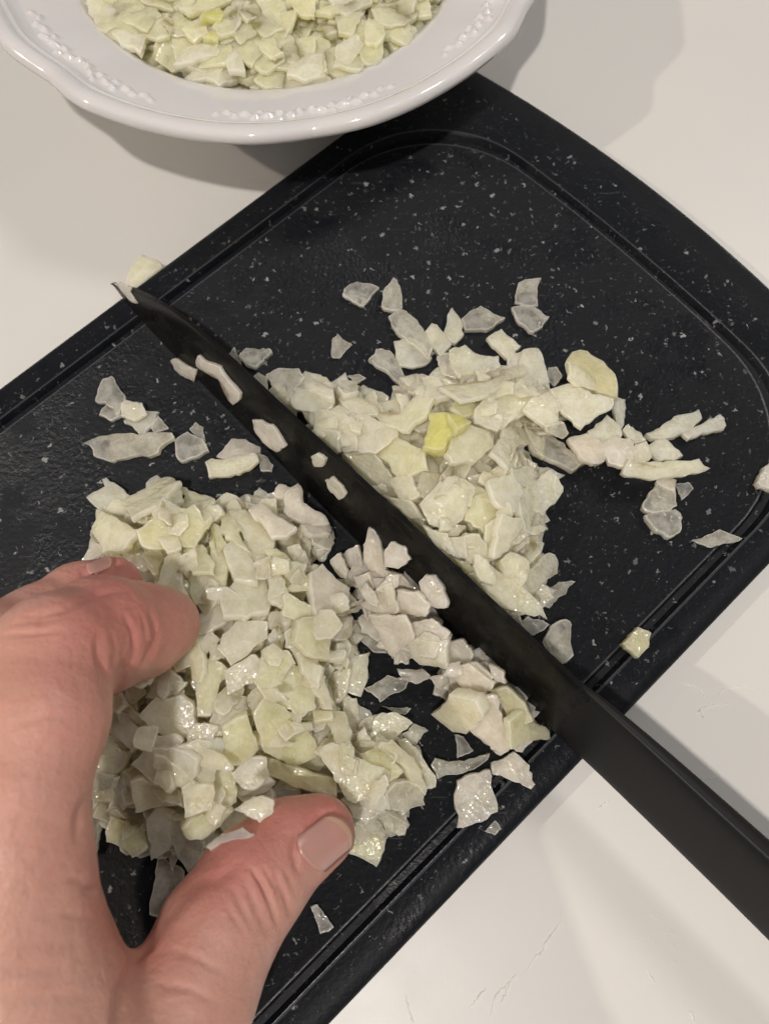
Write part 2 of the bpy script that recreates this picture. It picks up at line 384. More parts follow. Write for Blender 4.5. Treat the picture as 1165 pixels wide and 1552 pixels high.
fs.append(tuple(range(nr))); fs.append(tuple(range((len(secs) - 1) * nr + nr - 1, (len(secs) - 1) * nr - 1, -1)))
me = mesh('blade', vs, fs); bm = bmesh.new(); bm.from_mesh(me); bmesh.ops.recalc_face_normals(bm, faces=bm.faces); bm.to_mesh(me); bm.free()
me.set_sharp_from_angle(angle=R(35)); me.materials.append(M['blade'])
me.update(); blade = kpart('blade', me, [])
blade_bvh = BVHTree.FromPolygons([tuple(v) for v in vs], fs)
# handle
ax_e = (onpl(edge[13]) + onpl(spine[13])) / 2; up = (onpl(spine[13]) - onpl(edge[13])).normalized()
def hp(px, py): return unp(px, py, bp_p, bp_n)
h_top = [(858, 1016), (900, 1053), (948, 1093), (1010, 1147), (1090, 1219), (1165, 1286), (1260, 1372), (1380, 1480), (1500, 1588)]
h_bot = [(836, 1104), (868, 1136), (905, 1166), (972, 1230), (1070, 1323), (1165, 1417), (1260, 1512), (1380, 1634), (1500, 1756)]
ctr = []; hh = []; ups = []
for a_, b_ in zip(h_top, h_bot):
    A_, B_ = hp(*a_), hp(*b_); ctr.append((A_ + B_) / 2 - bp_n * .0004); ups.append((A_ - B_).normalized()); hh.append((A_ - B_).length / 2 * .985)
ht = [.0006, .0017, .0024, .0028, .0032, .0034, .0034, .0034, .0030]
vs = []; fs = []; m = 28
for i, c in enumerate(ctr):
    for k in range(m):
        a = 2 * math.pi * k / m; ca, sa = math.cos(a), math.sin(a)
        vs.append(c + ups[i] * (hh[i] * math.copysign(abs(ca) ** .4, ca)) + bp_n * (ht[i] * math.copysign(abs(sa) ** .4, sa)))
for i in range(len(ctr) - 1):
    for k in range(m): fs.append((i * m + k, i * m + (k + 1) % m, (i + 1) * m + (k + 1) % m, (i + 1) * m + k))
fs.append(tuple(range(m - 1, -1, -1))); fs.append(tuple((len(ctr) - 1) * m + k for k in range(m)))
me = mesh('handle', vs, fs); bm = bmesh.new(); bm.from_mesh(me); bmesh.ops.recalc_face_normals(bm, faces=bm.faces); bm.to_mesh(me); bm.free()
handle = kpart('handle', me, M['handle'])
sb = handle.modifiers.new('s', 'SUBSURF'); sb.levels = 1; sb.render_levels = 1
# ================================================================ HAND (one continuous surface from blended limbs)
def depth(p): return (p - CO).dot(CF)
def J(px, py, z, rpx):
    p = un(px, py, z); return (np.array(p), rpx * depth(p) / F_PX)
chains = {
 'thumb': [J(482, 1261, .038, 56), J(436, 1283, .041, 67), J(382, 1338, .047, 80), J(330, 1414, .053, 87), J(290, 1508, .058, 95), J(225, 1640, .065, 122)],
 'index': [J(248, 946, .047, 55), J(212, 955, .053, 70), J(152, 962, .066, 86), J(84, 992, .081, 90)],
 'index_p': [J(84, 992, .081, 90), J(66, 1090, .088, 92), J(38, 1210, .091, 88), J(24, 1300, .088, 108), J(10, 1400, .084, 128)],
 'middle': [J(170, 890, .046, 47), J(120, 908, .052, 52), J(60, 950, .062, 60), J(-20, 990, .076, 70), J(-50, 1120, .088, 85), J(-90, 1300, .088, 110)],
 'ring': [J(60, 950, .040, 44), J(10, 975, .048, 52), J(-70, 1010, .070, 66), J(-110, 1130, .082, 80), J(-170, 1300, .084, 100)],
 'little': [J(0, 995, .030, 36), J(-50, 1010, .040, 45), J(-150, 1060, .064, 56), J(-190, 1150, .074, 70), J(-240, 1310, .078, 90)],
 'palm1': [J(10, 1400, .084, 126), J(30, 1500, .080, 134), J(60, 1650, .076, 160)],
 'palm2': [J(-90, 1300, .086, 110), J(-40, 1480, .080, 150), J(0, 1660, .074, 170)],
 'palm3': [J(-170, 1300, .082, 100), J(-130, 1480, .078, 150), J(-90, 1660, .074, 170)],
 'palm4': [J(-240, 1310, .076, 90), J(-220, 1480, .074, 130), J(-170, 1660, .072, 150)],
 'web': [J(105, 1530, .064, 64), J(150, 1590, .066, 80), J(190, 1660, .068, 110)],
 'web2': [J(80, 1350, .074, 58), J(112, 1420, .066, 56)],
 'wrist': [J(40, 1620, .074, 190), J(20, 1800, .078, 200), J(0, 2000, .085, 200)],
}
lo = np.array([-.250, -.235, .012]); hi = np.array([.015, .080, .125]); h = .00125
nx, ny, nz = [int((hi[i] - lo[i]) / h) + 1 for i in range(3)]
X = (lo[0] + h * np.arange(nx))[:, None, None].astype(np.float32); Y = (lo[1] + h * np.arange(ny))[None, :, None].astype(np.float32); Z = (lo[2] + h * np.arange(nz))[None, None, :].astype(np.float32)
def cap(a, ra, b, rb):
    ab = b - a; L2 = float(ab @ ab)
    t = ((X - a[0]) * ab[0] + (Y - a[1]) * ab[1] + (Z - a[2]) * ab[2]) / L2; np.clip(t, 0, 1, out=t)
    return np.sqrt((X - a[0] - t * ab[0]) ** 2 + (Y - a[1] - t * ab[1]) ** 2 + (Z - a[2] - t * ab[2]) ** 2) - (ra + (rb - ra) * t)
def smin(a, b, k):
    hh_ = np.clip(.5 + .5 * (b - a) / k, 0, 1); return b + (a - b) * hh_ - k * hh_ * (1 - hh_)
def chain_d(nm):
    c = chains[nm]; d = None
    for (a, ra), (b, rb) in zip(c[:-1], c[1:]):
        e = cap(a, ra, b, rb); d = e if d is None else smin(d, e, .004)
    return d
idx = smin(chain_d('index'), chain_d('index_p'), .0035)
D = idx
mid_ = chain_d('middle'); D = smin(D, mid_, .0015); del mid_
for nm, k in (('ring', .002), ('little', .002)): D = smin(D, chain_d(nm), k)
for nm in ('palm1', 'palm2', 'palm3', 'palm4'): D = smin(D, chain_d(nm), .006)
T = smin(chain_d('thumb'), chain_d('web'), .004)
D = smin(D, T, .0035); D = smin(D, chain_d('web2'), .005); D = smin(D, chain_d('wrist'), .007)
def surface_nets(D, lo, h):
    S = D < 0; nx, ny, nz = D.shape
    c = np.zeros((nx - 1, ny - 1, nz - 1), np.int8)
    for i in (0, 1):
        for j in (0, 1):
            for k in (0, 1): c += S[i:nx - 1 + i, j:ny - 1 + j, k:nz - 1 + k]
    act = (c > 0) & (c < 8); ids = -np.ones(c.shape, np.int64); ijk = np.argwhere(act); ids[act] = np.arange(len(ijk))
    acc = np.zeros((len(ijk), 3)); cnt = np.zeros(len(ijk))
    cor = [(i, j, k) for i in (0, 1) for j in (0, 1) for k in (0, 1)]
    val = {q: D[ijk[:, 0] + q[0], ijk[:, 1] + q[1], ijk[:, 2] + q[2]] for q in cor}
    for a in cor:
        for b in cor:
            if sum(abs(a[i] - b[i]) for i in range(3)) == 1 and a < b:
                va, vb = val[a], val[b]; m = (va < 0) != (vb < 0); t = np.where(m, va / np.where(m, va - vb, 1), 0)[:, None]
                p = np.array(a) + t * (np.array(b) - np.array(a)); acc[m] += p[m]; cnt[m] += 1
    V = lo + h * (ijk + acc / cnt[:, None]); Fs = []
    for ax in range(3):
        sl0 = [slice(None)] * 3; sl1 = [slice(None)] * 3; sl0[ax] = slice(0, -1); sl1[ax] = slice(1, None)
        A, B = S[tuple(sl0)], S[tuple(sl1)]; e = np.argwhere(A != B); o1, o2 = (ax + 1) % 3, (ax + 2) % 3
        e = e[(e[:, o1] > 0) & (e[:, o2] > 0) & (e[:, o1] < D.shape[o1] - 1) & (e[:, o2] < D.shape[o2] - 1)]
        def g(d1, d2):
            q = e.copy(); q[:, o1] += d1; q[:, o2] += d2; return ids[q[:, 0], q[:, 1], q[:, 2]]
        q = np.stack([g(-1, -1), g(0, -1), g(0, 0), g(-1, 0)], 1); flip = ~A[e[:, 0], e[:, 1], e[:, 2]]; q[flip] = q[flip][:, ::-1]; Fs.append(q)
    return V, np.concatenate(Fs)
D[0] = 1; D[:, 0] = 1; D[:, :, 0] = 1; D[-1] = 1; D[:, -1] = 1; D[:, :, -1] = 1
V, FQ = surface_nets(D, lo, h); del D, T, idx
me = mesh('hand_raw', V.tolist(), FQ.tolist())
tmp = bpy.data.objects.new('tmp_hand', me); COL.objects.link(tmp)
md = tmp.modifiers.new('sm', 'SMOOTH'); md.factor = .5; md.iterations = 3
md = tmp.modifiers.new('ss', 'SUBSURF'); md.levels = 1; md.render_levels = 1
dg = bpy.context.evaluated_depsgraph_get(); hm = bpy.data.meshes.new_from_object(tmp.evaluated_get(dg)); bpy.data.objects.remove(tmp)
hm.name = 'hand'
n = len(hm.vertices); co = np.empty(n * 3); hm.vertices.foreach_get('co', co); co = co.reshape(-1, 3); no = np.empty(n * 3); hm.vertices.foreach_get('normal', no); no = no.reshape(-1, 3)
base_polys = [tuple(p.vertices) for p in hm.polygons]
hand_bvh = BVHTree.FromPolygons(co.tolist(), base_polys)
# creases: drawn on the camera-facing skin, pressed in along the normal
dv = co - np.array(CO); kz = dv @ np.array(CF); PX = PW / 2 + dv[:, 0] / kz * F_PX; PY = PH / 2 - (dv @ np.array(CU)) / kz * F_PX
face = -(no * dv).sum(1) / np.linalg.norm(dv, axis=1); facing = np.clip(face * 4 + .2, 0, 1)
def press(pts, width, dep, sm=10):
    P = np.array(pts, float)
    t = np.linspace(0, len(P) - 1, sm * (len(P) - 1) + 1); Q = np.c_[np.interp(t, range(len(P)), P[:, 0]), np.interp(t, range(len(P)), P[:, 1])]
    sel = np.where((PX > Q[:, 0].min() - 25) & (PX < Q[:, 0].max() + 25) & (PY > Q[:, 1].min() - 25) & (PY < Q[:, 1].max() + 25) & (facing > 0))[0]
    if not len(sel): return
    d2 = np.full(len(sel), 1e9); tb = np.zeros(len(sel))
    for i in range(len(Q) - 1):
        a, b = Q[i], Q[i + 1]; ab = b - a; L = ab @ ab + 1e-9; tt = np.clip(((PX[sel] - a[0]) * ab[0] + (PY[sel] - a[1]) * ab[1]) / L, 0, 1)
        e = (PX[sel] - a[0] - tt * ab[0]) ** 2 + (PY[sel] - a[1] - tt * ab[1]) ** 2; m_ = e < d2; d2[m_] = e[m_]; tb[m_] = (i + tt[m_]) / (len(Q) - 1)
    amp = np.exp(-d2 / width ** 2) * np.sin(np.pi * np.clip(tb * .9 + .05, 0, 1)) ** .5
    co[sel] -= no[sel] * (dep * amp * facing[sel])[:, None]
for pts, w_, d_ in [
    ([(386, 1322), (400, 1345), (412, 1370), (420, 1398)], 6, .0011), ([(418, 1328), (428, 1348), (436, 1368), (440, 1385)], 6, .0009),
    ([(368, 1330), (380, 1356), (392, 1385), (404, 1410)], 8, .0006), ([(352, 1345), (368, 1375), (380, 1400)], 8, .0005), ([(400, 1318), (418, 1345), (428, 1378)], 5, .0005),
    ([(227, 925), (234, 945), (238, 968), (228, 1000)], 6, .0009), ([(190, 935), (202, 955), (205, 985), (198, 1010)], 6, .0007), ([(175, 1045), (186, 1020), (192, 1000)], 7, .0009),
    ([(161, 1052), (160, 1025), (150, 990), (150, 960)], 8, .0009), ([(216, 1010), (224, 995), (228, 975)], 5, .0007),
    ([(40, 935), (95, 925), (150, 900), (190, 893)], 6, .0008), ([(0, 962), (50, 960), (95, 955)], 5, .0005), ([(20, 945), (60, 940), (98, 936)], 5, .0005), ([(60, 950), (66, 930)], 5, .0004),
    ([(200, 1455), (225, 1435), (236, 1410)], 8, .0010), ([(205, 1460), (190, 1500), (178, 1552)], 14, .0016), ([(128, 1350), (150, 1345)], 8, .0008), ([(130, 1210), (120, 1240), (118, 1275)], 10, .0007),
    ([(20, 1440), (60, 1432), (110, 1428)], 9, .0004), ([(15, 1475), (55, 1470), (100, 1465)], 9, .0004), ([(10, 1520), (60, 1512), (120, 1510)], 9, .0004), ([(240, 1400), (262, 1375), (300, 1330)], 16, .0008),
    ([(288, 1340), (330, 1330), (362, 1310)], 14, .0006), ([(448, 1272), (446, 1295), (452, 1318)], 7, .0008), ([(449, 1268), (466, 1250), (485, 1237), (508, 1229)], 6, .0008),
    ([(340, 1362), (352, 1388), (368, 1410)], 5, .0004), ([(430, 1318), (440, 1335), (447, 1352)], 5, .0004), ([(378, 1315), (396, 1338), (406, 1362)], 4, .0005), ([(20, 1100), (70, 1085), (110, 1090)], 6, .0003),
    ([(170, 960), (176, 985), (170, 1010)], 4, .0004), ([(214, 930), (221, 950), (222, 975)], 4, .0004), ([(0, 1250), (50, 1240), (95, 1248)], 7, .0003), ([(260, 1440), (300, 1452), (340, 1475)], 8, .0004), ([(240, 1490), (290, 1500), (330, 1520)], 8, .0004),
    ([(60, 1390), (100, 1385), (140, 1392)], 6, .0004), ([(70, 1340), (105, 1332), (135, 1336)], 6, .0004), ([(124, 871), (150, 872), (178, 870)], 4, .0007), ([(165, 842), (175, 850), (180, 866)], 4, .0008)]:
    press(pts, w_ * .85, d_ * 1.0)
hm.vertices.foreach_set('co', co.ravel()); hm.update()
fl = np.full(n, .13)
for (x, y, rx, am) in [(230, 950, 90, .62), (170, 870, 60, .75), (150, 960, 70, .35), (360, 1300, 75, .60), (440, 1240, 70, .55), (510, 1225, 55, .65), (120, 1080, 90, .28), (60, 930, 70, .25), (160, 1400, 40, .45), (225, 1440, 45, .45), (300, 1350, 60, .35), (130, 1300, 60, .25)]:
    fl += am * np.exp(-((PX - x) ** 2 + (PY - y) ** 2) / rx ** 2)
fl -= .12 * np.exp(-((PX - 80) ** 2 + (PY - 1470) ** 2) / 150 ** 2)
at = hm.attributes.new('flush', 'FLOAT', 'POINT'); at.data.foreach_set('value', np.clip(fl, 0, 1).astype(np.float32))
hm.polygons.foreach_set('use_smooth', [True] * len(hm.polygons))
person = empty('person', un(250, 1500, .03)); tag(person, 'bare left hand with thumb and curled fingers gathering the chopped onion', 'person')
ho = link('hand', hm, M['skin']); ho.parent = person; ho.matrix_parent_inverse = Matrix.Translation(-person.location)
hand_bvh2 = BVHTree.FromPolygons(co.tolist(), base_polys)
def hit_hand(px, py):
    r_ = hand_bvh.ray_cast(CO, ray(px, py).normalized()); return r_
def nail(name, centre, axis, L, W, cant, arch=.30, lift=.0005, rise=0):
    """a curved nail plate laid on the finger: grid of rays down onto the skin, relaxed to a smooth plate with real thickness"""
    nu, nv = 16, 12; ca = math.atan2(axis[1], axis[0]); G = []
    for i in range(nu + 1):
        row = []
        u = i / nu
        for j in range(nv + 1):
            v = j / nv * 2 - 1
            # rounded base and tip
            wv = W * (1 - .10 * u)
            ends = (1 - abs(v) ** 2.2 * (.42 if u > .5 else .30))
            x = (-.5 + u) * L * ends ; y = v * wv / 2
            px = centre[0] + x * math.cos(ca) - y * math.sin(ca); py = centre[1] + x * math.sin(ca) + y * math.cos(ca)
            q = hand_bvh.ray_cast(CO, ray(px, py).normalized())
            row.append((Vector(q[0]), Vector(q[1])) if q[0] else None)
        G.append(row)
    pts = {}
    for i in range(nu + 1):
        for j in range(nv + 1):
            g = G[i][j]
            if g is None: continue
            u = i / nu; v = abs(j / nv * 2 - 1); nrm = g[1].normalized()
            if nrm.dot(-ray(*proj(g[0])).normalized()) < .12: continue
            pts[(i, j)] = g[0] + nrm * (lift * (1 - .8 * v ** 4) * (0.35 + .65 * min(1, u * 5)) + rise * u * u)
    keys = list(pts); ix = {k: q for q, k in enumerate(keys)}
    cur = [pts[k] for k in keys]
    for _ in range(3):
        new = list(cur)
        for q, (i, j) in enumerate(keys):
            nb_ = [cur[ix[k]] for k in ((i - 1, j), (i + 1, j), (i, j - 1), (i, j + 1)) if k in ix]
            if len(nb_) == 4: new[q] = cur[q] * .4 + sum(nb_, Vector()) * .15
        cur = new
    fs = []; mi = []
    for i in range(nu):
        for j in range(nv):
            ks = [(i, j), (i + 1, j), (i + 1, j + 1), (i, j + 1)]
            if all(k in ix for k in ks): fs.append([ix[k] for k in ks]); mi.append(1 if i >= nu - 2 else 0)
    me = mesh(name, cur, fs); o = link(name, me, [M['nail'], M['nail_tip']]); me.polygons.foreach_set('material_index', mi)
    o.parent = person; o.matrix_parent_inverse = Matrix.Translation(-person.location)
    bm = bmesh.new(); bm.from_mesh(me); bmesh.ops.recalc_face_normals(bm, faces=bm.faces)
    if sum((f.normal.dot(-CF) for f in bm.faces)) < 0: bmesh.ops.reverse_faces(bm, faces=bm.faces)
    bm.to_mesh(me); bm.free()
    s = o.modifiers.new('s', 'SOLIDIFY'); s.thickness = .0006; s.offset = -.5
    return o
nail('thumbnail', (493, 1277), (math.cos(R(-40)), math.sin(R(-40))), 82, 68, 0, rise=.0004)
nail('fingernail', (151, 857), (math.cos(R(-25)), math.sin(R(-25))), 40, 22, 0)
# ================================================================ ONION
K = 3.0026
O = {'A': (100, 380), 'B': (388, 400), 'C': (560, 400), 'D': (776, 500), 'E': (120, 700), 'F': (400, 760), 'G': (120, 1000), 'H': (440, 1060), 'I': (560, 700), 'J': (100, 0), 'L': (440, 0), 'N': (0, 800), 'Q': (600, 850)}
def bump_(x, y, cx, cy, rx, ry, ang=0, pw=1.0):
    c, s = math.cos(R(ang)), math.sin(R(ang)); dx, dy = x - cx, y - cy; e = ((dx * c + dy * s) / rx) ** 2 + ((-dx * s + dy * c) / ry) ** 2
    return max(0, 1 - e) ** pw
def mound_px(x, y):
    """height of the chopped heaps above the board, as a function of a place on the board (given as its pixel)"""
    h = .024 * bump_(x, y, 325, 1020, 205, 300, 20, .7)
    h = max(h, .012 * bump_(x, y, 240, 820, 105, 85, 0, .6)); h = max(h, .014 * bump_(x, y, 535, 1180, 110, 95, 0, .7))
    h = max(h, .020 * bump_(x, y, 690, 740, 125, 180, -25, .6)); h = max(h, .012 * bump_(x, y, 560, 660, 150, 65, 40, .6))
    h = max(h, .011 * bump_(x, y, 750, 610, 150, 55, 10, .6)); h = max(h, .010 * bump_(x, y, 770, 870, 70, 70, 0, .6)); h = max(h, .005 * bump_(x, y, 960, 690, 110, 40, 15, .6))
    h = max(h, .013 * bump_(x, y, 610, 920, 95, 55, 55, .6)); h = max(h, .013 * bump_(x, y, 740, 1050, 100, 60, 48, .6)); h = max(h, .005 * bump_(x, y, 440, 765, 75, 40, 35, .6))
    return h
GAPS = [(590, 1075, 45), (640, 1120, 35), (505, 865, 28), (470, 850, 22), (575, 1000, 22), (700, 1090, 30), (480, 905, 18)]
def mound_xy(p):
    # a place on the board -> the pixel it is seen at when lying about a centimetre up
    q = proj(Vector((p[0], p[1], BT + .008))); return mound_px(*q)

RIM = []
def piece_mesh(poly, t, rnd, curv=1.0, soft=.05):
    """a slab cut from an onion layer: outline in its own plane (metres), thickness t below; slightly cupped, with crisp wavering edges"""
    P = [Vector(p) for p in poly]; nP = len(P)
    out = []
    per = sum((P[i] - P[(i + 1) % nP]).length for i in range(nP)); step = max(.0009, per / 26)
    for i in range(nP):
        a, b, z_, y_ = P[i], P[(i + 1) % nP], P[i - 1], P[(i + 2) % nP]
        L = (b - a).length; k = max(1, int(round(L / step)))
        d = (b - a); nrm = Vector((d.y, -d.x)).normalized() if L > 1e-6 else Vector((0, 0))
        bow = rnd.uniform(-.09, .13) * L
        for j in range(k):
            f = j / k; q = a.lerp(b, f) + nrm * (bow * 4 * f * (1 - f) * .6)
            if 0 < j: q += Vector((rnd.gauss(0, 1), rnd.gauss(0, 1))) * step * .13
            elif soft: # pull the corner in a touch
                q = q.lerp((z_ + b) / 2, soft * .5)
            out.append(q)
    s0 = rnd.uniform(0, 99); am = per * .011
    out = [q + Vector((noise.noise(Vector((q.x * 420, q.y * 420, s0))), noise.noise(Vector((q.x * 420, q.y * 420, s0 + 31))))) * am for q in out]
    n = len(out); c = sum(out, Vector((0, 0))) / n
    xs = max((q - c).length for q in out)
    ky = rnd.choice((-.5, .7, 1.1, 1.6)) * rnd.uniform(.7, 1.3) * curv; s1, s2 = rnd.uniform(0, 99), rnd.uniform(0, 99)
    def zf(q):
        y = (q.y - c.y) / xs; x = (q.x - c.x) / xs
        return xs * (.19 * ky * (-(y * y)) + .035 * ky * -(x * x)) + noise.noise(Vector((q.x * 260 + s1, q.y * 260, s2))) * .00035 * min(1, t / .0015)
    vs, fs = [], []
    def ring(sc, dz, jit=0):
        b = len(vs)
        for q in out:
            r = c + (q - c) * sc; vs.append((r.x, r.y, zf(r) + dz + (rnd.uniform(-jit, jit)))); 
        return b
    e = min(.16, .00035 / max(xs, .002))
    rs = [ring(.33, 0, .00008), ring(.70, 0, .00008), ring(1 - 2.6 * e, 0, .00006), ring(1 - e, 0, .00005), ring(1.0, -.06 * t), ring(1.0 + rnd.uniform(-.02, .03), -.55 * t, .0001), ring(1.0 - rnd.uniform(0, .06), -.88 * t), ring(.92 - e, -t)]
    for a, b in zip(rs[:-1], rs[1:]):
        for i in range(n): fs.append((a + i, a + (i + 1) % n, b + (i + 1) % n, b + i))
    vs.append((c.x, c.y, zf(c))); ct = len(vs) - 1
    vs.append((c.x, c.y, zf(c) - t)); cb = len(vs) - 1
    for i in range(n):
        fs.append((ct, (i + 1) % n + rs[0], i + rs[0])); fs.append((cb, i + rs[-1], (i + 1) % n + rs[-1]))
    # orientation
    area = sum(out[i].x * out[(i + 1) % n].y - out[(i + 1) % n].x * out[i].y for i in range(n))
    fs = [tuple(reversed(f)) for f in fs] if area > 0 else fs
    RIM.clear(); RIM.extend([0.] * (3 * n) + [1.] * (2 * n) + [.6] * n + [.3] * (2 * n) + [0., 0.])
    return vs, fs
def set_rim(me, vals):
    at = me.attributes.new('rim', 'FLOAT', 'POINT'); at.data.foreach_set('value', np.array(vals, np.float32))
NP = [0]
def place_slab(poly3, nrm, t, mat, rnd, label, group, curv=1.0, cat='onion piece', name='onion_piece', soft=.05):
    c = sum(poly3, Vector()) / len(poly3)
    # local x along the longest extent
    d = max(((a - b) for a in poly3 for b in poly3), key=lambda v: v.length); x = (d - nrm * d.dot(nrm)).normalized(); y = nrm.cross(x)
    vs, fs = piece_mesh([((p - c).dot(x), (p - c).dot(y)) for p in poly3], t, rnd, curv, soft)
    me = mesh(name, vs, fs); set_rim(me, RIM); me.set_sharp_from_angle(angle=R(38))
    o = link(name, me, M[mat]); o.matrix_world = Matrix((( x.x, y.x, nrm.x, c.x), (x.y, y.y, nrm.y, c.y), (x.z, y.z, nrm.z, c.z), (0, 0, 0, 1)))
    tag(o, label, cat, group); NP[0] += 1
    return o
def inside(pt, poly):
    x, y = pt; r_ = False; n = len(poly)
    for i in range(n):
        (x1, y1), (x2, y2) = poly[i], poly[(i + 1) % n]
        if (y1 > y) != (y2 > y) and x < (x2 - x1) * (y - y1) / (y2 - y1) + x1: r_ = not r_
    return r_
done = []
def blade_z(px, py):
    q = blade_bvh.ray_cast(CO, ray(px, py).normalized()); return q[0].z if q[0] else None
def traced(org, pts, mat, label, mode='', t=None, z=None, tilt=None, curv=None, group=None):
    ox, oy = O[org]; px = [(ox + x / K, oy + y / K) for x, y in pts]
    if org == 'Q': px = [(ox + x / 2.062, oy + y / 2.062) for x, y in pts]
    cx = sum(p[0] for p in px) / len(px); cy = sum(p[1] for p in px) / len(px)
    rnd = random.Random(int(cx * 7 + cy * 131))
    t = t or (.0013 * rnd.uniform(.8, 1.2) if mode == 'K' else 0) or {'g': .0014, 'h': .002, 'w': .0020, 'v': .0020, 'p': .0020, 'y': .004, 'c': .0030}[mat] * rnd.uniform(.85, 1.25)
    if mode == 'K':                                   # stuck flat to the side of the knife
        poly = [unp(x, y, bp_p + bp_n * (.0011 + t), bp_n) for x, y in px]
        return place_slab(poly, bp_n, t, mat, rnd, label, group, .35)
    if mode == 'T':                                   # resting on the hand
        hs = [hand_bvh.ray_cast(CO, ray(x, y).normalized())[0] for x, y in px]; hs = [h_ for h_ in hs if h_]
        zc = hit_hand(cx, cy)
        zz = (zc[0].z if zc[0] else max(h_.z for h_ in hs)) + t * .8
        nn = ((Vector(zc[1]) if zc[0] else Vector((0, 0, 1))) + Vector((0, 0, .6))).normalized()
        p0 = un(cx, cy, zz)
        return place_slab([unp(x, y, p0, nn) for x, y in px], nn, t, mat, rnd, label, group, .8)
    m = mound_px(cx, cy)
    if mat == 'g' and m > .009: mat = 'h'
    if m > .006 and mode == '' and z is None: px = [(cx + (a - cx) * 1.07, cy + (b - cy) * 1.07) for a, b in px]
    z0 = (BT + t + m) if z is None else z
    if m > .004 and z is None:
        for (qx, rq, qz, qt) in done:
            if math.hypot(qx[0] - cx, qx[1] - cy) < (rq + max(math.hypot(a - cx, b - cy) for a, b in px)) * .9:
                if any(inside(p, qt) for p in px) or any(inside(p, px) for p in qt): z0 = max(z0, min(qz + .0008, BT + t + m + .005))
    flat = m < .004
    ta = tilt if tilt is not None else (rnd.uniform(.03, .10) if flat else rnd.uniform(.05, .28)); td = rnd.uniform(0, 6.28)
    nn = Vector((math.sin(ta) * math.cos(td), math.sin(ta) * math.sin(td), math.cos(ta)))
    if mode == 'L':                                   # leaning up against the knife
        nn = (bp_n * .9 + Vector((0, 0, .9)) + Vector((rnd.uniform(-.2, .2), rnd.uniform(-.2, .2), 0))).normalized()
    elif not flat:
        e = 12; gx = (mound_px(cx + e, cy) - mound_px(cx - e, cy)); gy = (mound_px(cx, cy + e) - mound_px(cx, cy - e))
        k = F_PX / (HC - z0) / (2 * e) * .8; nn = (nn + Vector((-gx * k, gy * k, 0))).normalized()
    for _ in range(40):
        p0 = un(cx, cy, z0); poly = [unp(x, y, p0, nn) for x, y in px]; ok = True
        for (x, y), p in zip(px, poly):
            if z is None and p.z < BT + t * .8: ok = False
            bz = blade_z(x, y)
            if mode == 'L' and bz is not None and p.z < bz + t * .6: ok = False
        if ok or z is not None: break
        z0 += .0006
    o = place_slab(poly, nn, t, mat, rnd, label, group, (.5 if flat else 1.0) if curv is None else curv)
    done.append(((cx, cy), max(math.hypot(a - cx, b - cy) for a, b in px), z0, px))
    return o
GL, GR, GK, GS = 'onion pieces heaped beside the hand', 'onion pieces heaped beyond the knife', 'onion pieces pushed up against the knife', 'loose onion pieces on the board'
ZL = {  # labels shared by pieces of one heap that nothing in the photo tells apart
 GL: 'wet pale green-white onion piece packed into the heap between thumb and fingers',
 GR: 'wet pale onion piece packed into the heap beyond the knife',
 GK: 'greyish-pink onion piece crowded along the near side of the blade'}
X_ = None
